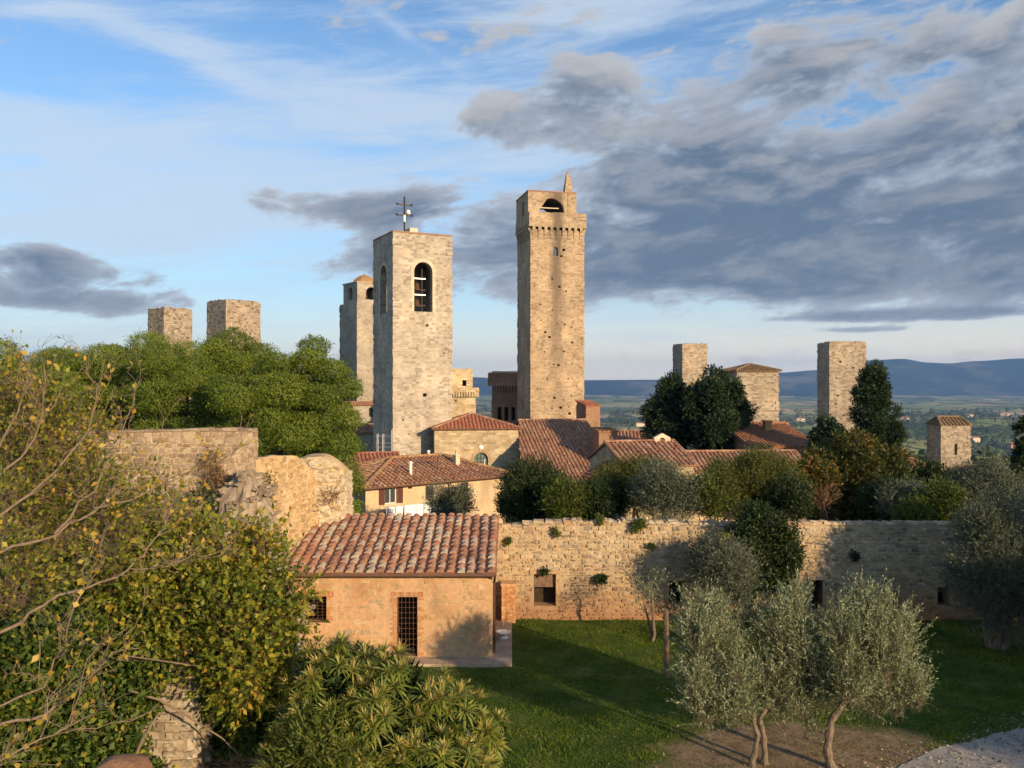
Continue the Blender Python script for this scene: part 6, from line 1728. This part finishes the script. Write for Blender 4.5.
def ivy():
    rg = random.Random(12); root = thing('ivy', 'deep green ivy blanketing the old wall at the bottom left', 'ivy', (-6.5, 13.6, 0)); L = root.location
    puffs = []
    for (px, py, Y, r) in [(60, 650, 13.0, 52), (130, 640, 13.6, 52), (190, 632, 14.0, 44), (30, 730, 12.4, 60), (105, 730, 12.9, 42), (60, 780, 12.4, 60), (225, 690, 14.0, 34), (264, 735, 13.9, 24), (225, 640, 14.1, 40), (10, 640, 12.6, 60), (-60, 700, 12.4, 80), (-60, 600, 13.4, 70), (232, 740, 14.3, 18), (120, 690, 13.3, 30), (270, 680, 13.8, 22), (150, 800, 13.2, 30)]:
        c = at(px, py, Y); q = r / F * Y; puffs += sub_puffs(c, (q, q * .5, q), 7, q * .5, rg, 1, .25)
    make_crown('leaves', puffs, 48000, .09, .75, L_ivy, 77, root, L, shell=.35, up=-.1, rnd=.7, var=(0, .95), pvar=.3)
    make_crown('young_leaves', puffs, 9000, .085, .7, L_elm, 78, root, L, shell=.75, up=-.1, rnd=.7, var=(.1, .9), pvar=.2)
    b = MB()
    for _ in range(34):
        p = puffs[rg.randrange(len(puffs))][0]; limb(b, (p[0] + rg.uniform(-.3, .3), 14.6, p[2] - 1.2), (p[0], p[1] - .2, p[2]), .02, .006, rg, .15, 6, 5)
    P = [at(*p) for p in ((128, 690, 13.0), (160, 700, 13.1), (190, 718, 13.2), (222, 738, 13.3), (240, 756, 13.3))]; b.tube(P, [.02, .018, .016, .012, .008], 6)
    P = [at(*p) for p in ((128, 780, 12), (140, 745, 12), (150, 727, 12), (158, 715, 12.1))]; b.tube(P, [.025, .022, .018, .01], 6)
    P = [at(*p) for p in ((120, 655, 13), (170, 662, 13), (210, 668, 13.1), (255, 676, 13.2))]; b.tube(P, [.011, .011, .009, .006], 6)
    b.build('stems', B_pale, root, L)
ivy()
def near_cap():
    Y = 6.2; x0, x1 = X(86, Y), X(134, Y); zc = Z(770, Y)
    m = MB(); V = []; Fc = []; n = 16; c = (x0 + x1) / 2; r = (x1 - x0) / 2
    prof = [(r * .92, -7.6), (r * .95, -.6), (r, -.25), (r * .97, -.1), (r * .8, -.03), (r * .4, 0), (.02, .01)]
    for q, z in prof:
        for j in range(24):
            a = 2 * math.pi * j / 24; cc, s_ = math.cos(a), math.sin(a); e = (abs(cc) ** 4 + abs(s_) ** 4) ** -.25
            nn = 1 + .04 * mnoise.noise(Vector((cc * 2, s_ * 2, z * 3))); V.append((c + q * e * cc * nn * 1.15, Y + .2 + q * e * s_ * nn, zc + z))
    k = len(prof)
    for i in range(k - 1):
        for j in range(24): Fc.append((i * 24 + j, i * 24 + (j + 1) % 24, (i + 1) * 24 + (j + 1) % 24, (i + 1) * 24 + j))
    Fc.append(tuple((k - 1) * 24 + j for j in range(24)))
    m.v = V; m.f = Fc; m.var = [.5] * len(Fc)
    o = m.build('terracotta_pier', plaster('worn_terracotta', [(.2, .105, .06), (.36, .2, .11)], .9, (.12, .08, .06), .7, 6), None, (c, Y + .2, 0), smooth=True)
    tag(o, 'rounded worn terracotta top of a pier at the very bottom left', 'pier')
near_cap()

# ---- shrub with whorls of long leaves
def loquat():
    rg = random.Random(31); g2 = np.random.default_rng(31)
    root = thing('loquat_tree', 'bushy evergreen with whorls of long glossy leaves and buff shoots, in front of the shed', 'tree', (X(385, 13), 13, 0)); L = root.location
    blobs = [(335, 690, 13.2, 46), (392, 700, 13.2, 44), (440, 724, 13.1, 42), (370, 742, 12.7, 56), (468, 752, 13.1, 28), (312, 728, 13.2, 36), (300, 772, 12.6, 40), (430, 775, 12.4, 48), (352, 672, 13.6, 26), (398, 682, 13.6, 22), (484, 736, 13.3, 20), (500, 742, 13.4, 10), (340, 790, 12.4, 60), (450, 800, 12.6, 50)]
    C = []; Rr = []
    for px, py, Y, r in blobs: C.append(at(px, py, Y)); Rr.append(r / F * Y)
    C = np.array([[*c] for c in C]); Rr = np.array(Rr)
    n = 560; idx = g2.choice(len(C), n, p=Rr ** 2 / (Rr ** 2).sum())
    D = unit(g2.normal(size=(n, 3)) + [0, -.5, .45]); S = C[idx] + D * Rr[idx][:, None] * (.82 + .25 * g2.random((n, 1)))
    # drop whorls deep inside another blob
    ins = np.array([sum(np.linalg.norm(p - c) < r * .78 for c, r in zip(C, Rr)) for p in S]); S, D = S[ins == 0], D[ins == 0]; n = len(S)
    ax = unit(D * .7 + [0, 0, .6])
    V_, F_, v_ = [], [], []; Vt, Ft, vt = [], [], []
    for i in range(n):
        a = ax[i]; u = np.cross(a, [0.3, .9, .2]); u /= np.linalg.norm(u); w = np.cross(a, u); sc_ = g2.uniform(.7, 1.2)
        k = g2.integers(24, 34); th = np.arange(k) * 2.4 + g2.random() * 6; el = np.linspace(-.55, 1.0, k) + g2.normal(size=k) * .12
        dirs = (u * np.cos(th)[:, None] + w * np.sin(th)[:, None]) * np.cos(el)[:, None] + a * np.sin(el)[:, None]
        ln = .26 * sc_ * (1 - .25 * (el > .6)) * g2.uniform(.8, 1.15, k)
        side = np.cross(dirs, a); side /= np.linalg.norm(side, axis=1, keepdims=True) + 1e-6; wd = (.034 * sc_) * np.ones(k)
        P0 = S[i] + dirs * .01; P1 = P0 + dirs * (ln * .5)[:, None] + a * (ln * .06)[:, None]; P2 = P0 + dirs * ln[:, None] - np.array([0, 0, 1]) * (ln * .16)[:, None]
        vs = np.stack([P0, P1 + side * wd[:, None] / 2, P2, P1 - side * wd[:, None] / 2], 1)
        V_.append(vs.reshape(-1, 3)); v_.append(np.clip(g2.random(k) * .8 + .1 + .25 * (el > .5), 0, .99))
        if g2.random() < .8:
            k = 22; th = np.arange(k) * 2.4; el = g2.uniform(.35, 1.4, k)
            dirs = (u * np.cos(th)[:, None] + w * np.sin(th)[:, None]) * np.cos(el)[:, None] + a * np.sin(el)[:, None]
            ln = .2 * sc_ * g2.uniform(.6, 1.2, k); side = np.cross(dirs, a); side /= np.linalg.norm(side, axis=1, keepdims=True) + 1e-6
            P0 = S[i] + a * .02; vs = np.stack([P0 + dirs * 0, P0 + dirs * (ln * .5)[:, None] + side * .012, P0 + dirs * ln[:, None], P0 + dirs * (ln * .5)[:, None] - side * .012], 1)
            Vt.append(vs.reshape(-1, 3)); vt.append(g2.random(k) * .98)
    V_ = np.concatenate(V_); Vt = np.concatenate(Vt)
    npmesh('leaf_whorls', V_, np.arange(len(V_)).reshape(-1, 4), np.concatenate(v_), L_loq, root, L)
    npmesh('buff_shoots', Vt, np.arange(len(Vt)).reshape(-1, 4), np.concatenate(vt), L_tuft, root, L)
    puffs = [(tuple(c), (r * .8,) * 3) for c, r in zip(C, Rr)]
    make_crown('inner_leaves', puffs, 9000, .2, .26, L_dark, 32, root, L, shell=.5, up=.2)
    b = MB(); top = Vector((X(385, 13), 13, 3.6)); limb(b, (X(385, 13), 13, -.2), top, .16, .1, rg, .08)
    for c in C: limb(b, top - Vector((0, 0, rg.random() * 1.2)), c, .06, .02, rg, .1, 5, 6)
    b.build('trunk', B_brown, root, L)
    puffs = [(tuple(at(px, py, Y)), (r / F * Y,) * 3) for px, py, Y, r in ((322, 752, 12.0, 28), (350, 772, 11.9, 26), (300, 790, 11.9, 30))]
    o = thing('lime_bush', 'fresh green feathery bush at the bottom edge under the long leaved evergreen', 'bush', (X(322, 12), 12, 0))
    spray_crown('crown', puffs, 420, 9, .35, .12, .22, L_green, 33, o, o.location, up=.3, var=(.2, 1))
    b = MB()
    for c, r in puffs: limb(b, (X(322, 12), 12, -.2), c, .05, .015, rg, .06, 6, 5)
    b.build('stems', B_brown, o, o.location)
loquat()

# ================================================================== FAR VALLEY
def far_trees():
    rg = np.random.default_rng(55); V_, F_, v_ = [], [], []; nb = 0
    pts = []
    for _ in range(8500):
        Y = 260 * math.exp(rg.random() * math.log(3800 / 260)); px = rg.uniform(430, 1120)
        x = X(px, Y)
        f = mnoise.noise(Vector((x / 240, Y / 240, 5.5))) + .5 * mnoise.noise(Vector((x / 70, Y / 70, 1.5)))
        if f < -.02 and rg.random() > .10: continue
        pts.append((x, Y, terr(x, Y), rg.uniform(2.6, 5.2) * (1 + Y / 5000)))
    # hedgerows
    for _ in range(70):
        Y = 350 * math.exp(rg.random() * math.log(3500 / 350)); x = X(rg.uniform(560, 1100), Y); a = rg.uniform(-.5, .5); L = rg.uniform(60, 260)
        for t in np.arange(0, L, 7.0 + Y / 300):
            xx, yy = x + math.cos(a) * t, Y + math.sin(a) * t; pts.append((xx, yy, terr(xx, yy), rg.uniform(2, 4)))
    for (x, y, z, r) in pts:
        k = 46 if y < 900 else 20
        D = unit(rg.normal(size=(k, 3))); P = np.array([x, y, z + r * .9]) + D * np.array([r, r, r * 1.05]) * (.5 + .5 * rg.random((k, 1)))
        A = unit(rg.normal(size=(k, 3)) + D * .6); LL = r * (.55 if k > 30 else .85) * (.7 + .6 * rg.random(k))
        V, Fq, v = rhombs(P, A, LL, LL * .7, np.clip(rg.random(k) * .5 + rg.random() * .5, 0, .99), rg)
        V_.append(V); v_.append(v)
    V_ = np.concatenate(V_)
    tag(npmesh('distant_woods', V_, np.arange(len(V_)).reshape(-1, 4), np.concatenate(v_), leafmat('distant_foliage', [(.022, .038, .013), (.045, .066, .02), (.065, .088, .027), (.09, .105, .034)], .2)), kind='stuff')
far_trees()
def far_house(px, Y, w, d, h, rz, label, wallm, roofm):
    x = X(px, Y); z = terr(x, Y)
    r = thing('farmhouse', label, 'house', (x, Y, z), R(rz), 'farmhouses far off in the valley')
    m = MB(); m.box(-w / 2, -d / 2, -3, w / 2, d / 2, h); 
    for i in range(max(2, int(w / 4))): u = -w / 2 + (i + .5) * w / max(2, int(w / 4)); m.box(u - .5, -d / 2 - .05, h * .55, u + .5, -d / 2 + .1, h * .55 + 1.3)
    m.build('wall', wallm, r)
    f = MB(); o = .5; k = d * .22
    f.add([(-w / 2 - o, -d / 2 - o, h - .1), (w / 2 + o, -d / 2 - o, h - .1), (w / 2 + o, d / 2 + o, h - .1), (-w / 2 - o, d / 2 + o, h - .1), (-w / 2 - o, 0, h + k), (w / 2 + o, 0, h + k)],
          [(0, 1, 5, 4), (2, 3, 4, 5), (0, 4, 3), (1, 2, 5), (0, 3, 2, 1)]); f.build('roof', roofm, r)
M_fw = plain('cream_wall', (.56, .47, .34)); M_fw2 = plain('rosy_wall', (.5, .3, .2)); M_fr = plain('far_roof', (.33, .16, .09))
for a in [(955, 1750, 26, 14, 9, 10, 'long rosy farmhouse at the left end of the small far hamlet'), (962, 1700, 16, 12, 11, -15, 'tallest rosy house in the middle of the small far hamlet'), (974, 1780, 22, 12, 9, 25, 'pale house at the right end of the small far hamlet'),
          (1014, 1650, 20, 12, 10, 5, 'orange-lit farmhouse near the right edge of the valley'), (1024, 1620, 14, 10, 8, 5, 'small farmhouse cut by the right edge of the valley'), (903, 2500, 30, 16, 9, 0, 'ochre farm behind the tall cypress tip'),
          (970, 3100, 40, 16, 12, 8, 'pale long building on the far plain above the hamlet'), (1006, 3300, 46, 18, 12, -8, 'pale building on the far plain near the right edge'), (932, 3200, 30, 14, 11, 8, 'pale building on the far plain left of the hamlet'),
          (601, 1900, 18, 12, 9, 15, 'white farmhouse just right of the tallest tower'), (606, 1500, 16, 11, 8, -10, 'cream farmhouse lower down right of the tallest tower'), (640, 2300, 24, 12, 9, 10, 'cream farmhouse left of the dark cedars in the valley'),
          (800, 2600, 26, 12, 10, 5, 'farmhouse seen between the roofed tower and the pale tower')]:
    far_house(*a, M_fw2 if 'rosy' in a[-1] or 'orange' in a[-1] else M_fw, M_fr)

# ================================================================== SKY, SUN, HAZE, CAMERA
SUN_AZ, SUN_EL = math.atan2(.64, -.77), R(15.5)
def world():
    w = bpy.data.worlds.new('World'); scene.world = w; w.use_nodes = True
    nt = w.node_tree; nt.nodes.clear()
    out = nt.nodes.new('ShaderNodeOutputWorld'); bg = nt.nodes.new('ShaderNodeBackground'); nt.links.new(bg.outputs[0], out.inputs['Surface'])
    ST = .145; bg.inputs['Strength'].default_value = ST
    sky = nt.nodes.new('ShaderNodeTexSky'); sky.sky_type = 'NISHITA'; sky.sun_disc = False; sky.sun_elevation = SUN_EL; sky.sun_rotation = SUN_AZ
    sky.air_density = 1.0; sky.dust_density = .6; sky.ozone_density = 1.5; sky.altitude = 300
    d = nd(nt, 'ShaderNodeTexCoord').outputs['Generated']
    s = nd(nt, 'ShaderNodeSeparateXYZ', {0: nd(nt, 'ShaderNodeVectorMath', {0: d}, operation='NORMALIZE').outputs[0]})
    az = mth(nt, 'ARCTAN2', s.outputs[0], s.outputs[1]); el = mth(nt, 'ARCSINE', s.outputs[2])
    def ae(px, py):
        u, v = (px - 512) / F, (384 - py) / F; a = math.atan(u); return a, math.atan(v * math.cos(a))
    def gauss(px, py, sx, sy, amp, rot=0.0):
        a0, e0 = ae(px, py); dx = mth(nt, 'SUBTRACT', az, a0); dy = mth(nt, 'SUBTRACT', el, e0)
        if rot:
            c, q = math.cos(rot), math.sin(rot)
            dx, dy = mth(nt, 'ADD', mth(nt, 'MULTIPLY', dx, c), mth(nt, 'MULTIPLY', dy, q)), mth(nt, 'SUBTRACT', mth(nt, 'MULTIPLY', dy, c), mth(nt, 'MULTIPLY', dx, q))
        dx = mth(nt, 'DIVIDE', dx, sx / F); dy = mth(nt, 'DIVIDE', dy, sy / F)
        r2 = mth(nt, 'ADD', mth(nt, 'MULTIPLY', dx, dx), mth(nt, 'MULTIPLY', dy, dy))
        return mth(nt, 'MULTIPLY', mth(nt, 'EXPONENT', mth(nt, 'MULTIPLY', r2, -1.0)), amp)
    def vec(sx, sy, rot=0.0, ox=0.0):
        c, q = math.cos(rot), math.sin(rot)
        a = mth(nt, 'ADD', mth(nt, 'MULTIPLY', az, c * sx), mth(nt, 'MULTIPLY', el, q * sx)); b = mth(nt, 'SUBTRACT', mth(nt, 'MULTIPLY', el, c * sy), mth(nt, 'MULTIPLY', az, q * sy))
        return nd(nt, 'ShaderNodeCombineXYZ', {0: mth(nt, 'ADD', a, ox), 1: b, 2: .37}).outputs[0]
    def total(L):
        t = L[0]
        for x in L[1:]: t = mth(nt, 'ADD', t, x)
        return t
    # base sky: Nishita, warmed and whitened towards the horizon by distant cloud veils
    L = lambda r, g, b: (r / ST / 1.537, g / ST / 1.537, b / ST / 1.537)
    base = mix(nt, 1.0, sky.outputs[0], (.60, .745, .87), 'MULTIPLY')
    hz = maprange(nt, el, 0.0, .34, 1, 0, True)
    base = mix(nt, mth(nt, 'MULTIPLY', hz, .55), base, L(.52, .68, .80))
    hz2 = maprange(nt, el, 0.0, .12, 1, 0, True)
    base = mix(nt, mth(nt, 'MULTIPLY', hz2, maprange(nt, az, -.5, .3, .35, .78)), base, L(1.4, 1.15, .82))
    # high cirrus
    ci = noise(nt, vec(2.0, 13.0, .10, 3.0), 1.8, 7, .68, .5)
    cm = total([ci, gauss(90, 20, 200, 14, .16, -.1), gauss(230, 75, 160, 10, .12, -.3), gauss(170, 140, 260, 40, .22), gauss(200, 195, 240, 26, .14), gauss(560, 100, 150, 90, .10), gauss(230, 240, 300, 40, .10), gauss(600, 5, 120, 22, .2), gauss(150, 70, 170, 40, -.08), gauss(330, 110, 200, 70, .1), gauss(120, 230, 200, 40, .12)])
    base = mix(nt, maprange(nt, cm, .43, .80, 0, .76, True), base, L(.63, .735, .86))
    # vapour trail
    tr = total([gauss(398, 28, 85, 4.5, .34, -.52), gauss(395, 28, 95, 10, .16, -.52)])
    base = mix(nt, mth(nt, 'MULTIPLY', tr, maprange(nt, noise(nt, vec(9, 9), 3, 4), .3, .65, .3, 1.0)), base, L(.62, .72, .86))
    # main cloud deck
    bias = total([gauss(760, 250, 330, 50, .33), gauss(960, 235, 230, 75, .26), gauss(900, 278, 220, 18, .14), gauss(780, 348, 520, 30, -.42), gauss(300, 330, 300, 24, -.2), gauss(600, 105, 165, 52, .235, .12), gauss(350, 207, 95, 20, .34), gauss(880, 55, 190, 60, .19, .2), gauss(985, 130, 150, 70, .17),
                  gauss(50, 275, 125, 22, .33), gauss(80, 304, 200, 13, .36), gauss(500, 245, 120, 40, .22), gauss(900, 316, 130, 6, .5), gauss(640, 352, 90, 5, .5), gauss(850, 330, 60, 4, .4), gauss(700, 175, 130, 40, .17), gauss(20, 252, 60, 12, .18), gauss(470, 337, 40, 5, .2), gauss(700, 372, 150, 8, .1), gauss(620, 270, 160, 24, .12),
                  gauss(180, 120, 230, 110, -.2), gauss(430, 110, 70, 50, -.05), gauss(850, 118, 70, 16, -.16), gauss(520, 165, 90, 14, -.08), gauss(560, 330, 300, 20, -.12), gauss(250, 300, 120, 40, -.06)])
    low_v = lambda dx, dy: noise(nt, vec(6.0, 16.0, .10, dx), 1.0, 5, .58, .3) if dy == 0 else noise(nt, nd(nt, 'ShaderNodeVectorMath', {0: vec(6.0, 16.0, .10, dx), 1: (0, dy, 0)}, operation='ADD').outputs[0], 1.0, 5, .58, .3)
    nA = low_v(0, 0); nUp = low_v(.06, .30)
    nB = noise(nt, vec(22.0, 46.0, .12, 2), 1.0, 5, .66, .2)
    n1 = total([.5, mth(nt, 'MULTIPLY', mth(nt, 'SUBTRACT', nA, .5), 1.25), mth(nt, 'MULTIPLY', mth(nt, 'SUBTRACT', nB, .5), .42)])
    big = noise(nt, vec(2.6, 7.0, .1, 8.4), 1.0, 3, .5)
    dn = total([n1, bias, mth(nt, 'MULTIPLY', mth(nt, 'SUBTRACT', big, .5), .5)])
    alpha = maprange(nt, dn, .56, .72, 0, 1, True)
    thick = maprange(nt, dn, .60, .92, 0, 1, True)
    # lit tops: where the deck thins out just above, light comes through
    lit = maprange(nt, mth(nt, 'ADD', mth(nt, 'SUBTRACT', nA, nUp), mth(nt, 'MULTIPLY', mth(nt, 'SUBTRACT', nB, .5), .35)), -.06, .16, 0, 1, True)
    cc = mix(nt, thick, L(.48, .53, .61), L(.122, .172, .25))
    cc = mix(nt, mth(nt, 'MULTIPLY', lit, mth(nt, 'ADD', .30, mth(nt, 'MULTIPLY', maprange(nt, el, .17, .36, 0, 1, True), .36))), cc, L(.62, .60, .59))
    low = maprange(nt, el, .02, .12, 1, 0, True)
    cc = mix(nt, mth(nt, 'MULTIPLY', low, .5), cc, L(.44, .48, .56))
    col = mix(nt, mth(nt, 'MULTIPLY', alpha, .93), base, cc)
    # small rosy clouds low on the right
    rose = total([gauss(735, 360, 24, 4, .9), gauss(985, 356, 40, 5, .8), gauss(620, 355, 16, 3, .5)])
    rose = mth(nt, 'MULTIPLY', rose, maprange(nt, noise(nt, vec(30, 60), 1.0, 5), .4, .6, 0, 1))
    col = mix(nt, mth(nt, 'MULTIPLY', rose, .8), col, L(.75, .58, .50))
    nt.links.new(col, bg.inputs['Color'])
    try: w.cycles.sampling_method = 'MANUAL'; w.cycles.sample_map_resolution = 1024
    except Exception: pass
world()

sun = bpy.data.lights.new('sun', 'SUN'); sun.energy = 4.7; sun.angle = R(.6); sun.color = (1.0, .73, .43)
so = bpy.data.objects.new('sun', sun); COL.objects.link(so)
sd = Vector((math.sin(SUN_AZ) * math.cos(SUN_EL), math.cos(SUN_AZ) * math.cos(SUN_EL), math.sin(SUN_EL)))
so.rotation_euler = sd.to_track_quat('Z', 'Y').to_euler(); so.location = sd * 60

def haze():
    m = bpy.data.materials.new('air'); m.use_nodes = True; nt = m.node_tree; nt.nodes.clear()
    out = nt.nodes.new('ShaderNodeOutputMaterial')
    v = nd(nt, 'ShaderNodeVolumePrincipled', {'Density': 6.6e-5, 'Color': (.25, .49, 1.0, 1), 'Anisotropy': 0.1})
    nt.links.new(v.outputs[0], out.inputs['Volume'])
    mb = MB(); mb.box(-12700, -12700, -320, 12700, 12700, 352); o = mb.build('haze', m); tag(o, kind='stuff')
haze()

cam = bpy.data.cameras.new('camera'); cam.sensor_width = 36; cam.lens = 36 * F / 1024; cam.clip_end = 30000; cam.clip_start = .1
co = bpy.data.objects.new('camera', cam); COL.objects.link(co); co.location = (0, 0, CZ); co.rotation_euler = (R(90), 0, 0)
scene.camera = co
scene.view_settings.view_transform = 'Standard'; scene.view_settings.look = 'None'; scene.view_settings.exposure = .62; scene.view_settings.gamma = 1
scene.render.engine = 'CYCLES'
cy = scene.cycles; cy.use_denoising = True; cy.max_bounces = 5; cy.diffuse_bounces = 2; cy.glossy_bounces = 2; cy.transmission_bounces = 3; cy.volume_bounces = 0; cy.transparent_max_bounces = 6
try: cy.denoiser = 'OPENIMAGEDENOISE'
except Exception: pass
cy.use_adaptive_sampling = True; cy.adaptive_threshold = .02; cy.adaptive_min_samples = 12
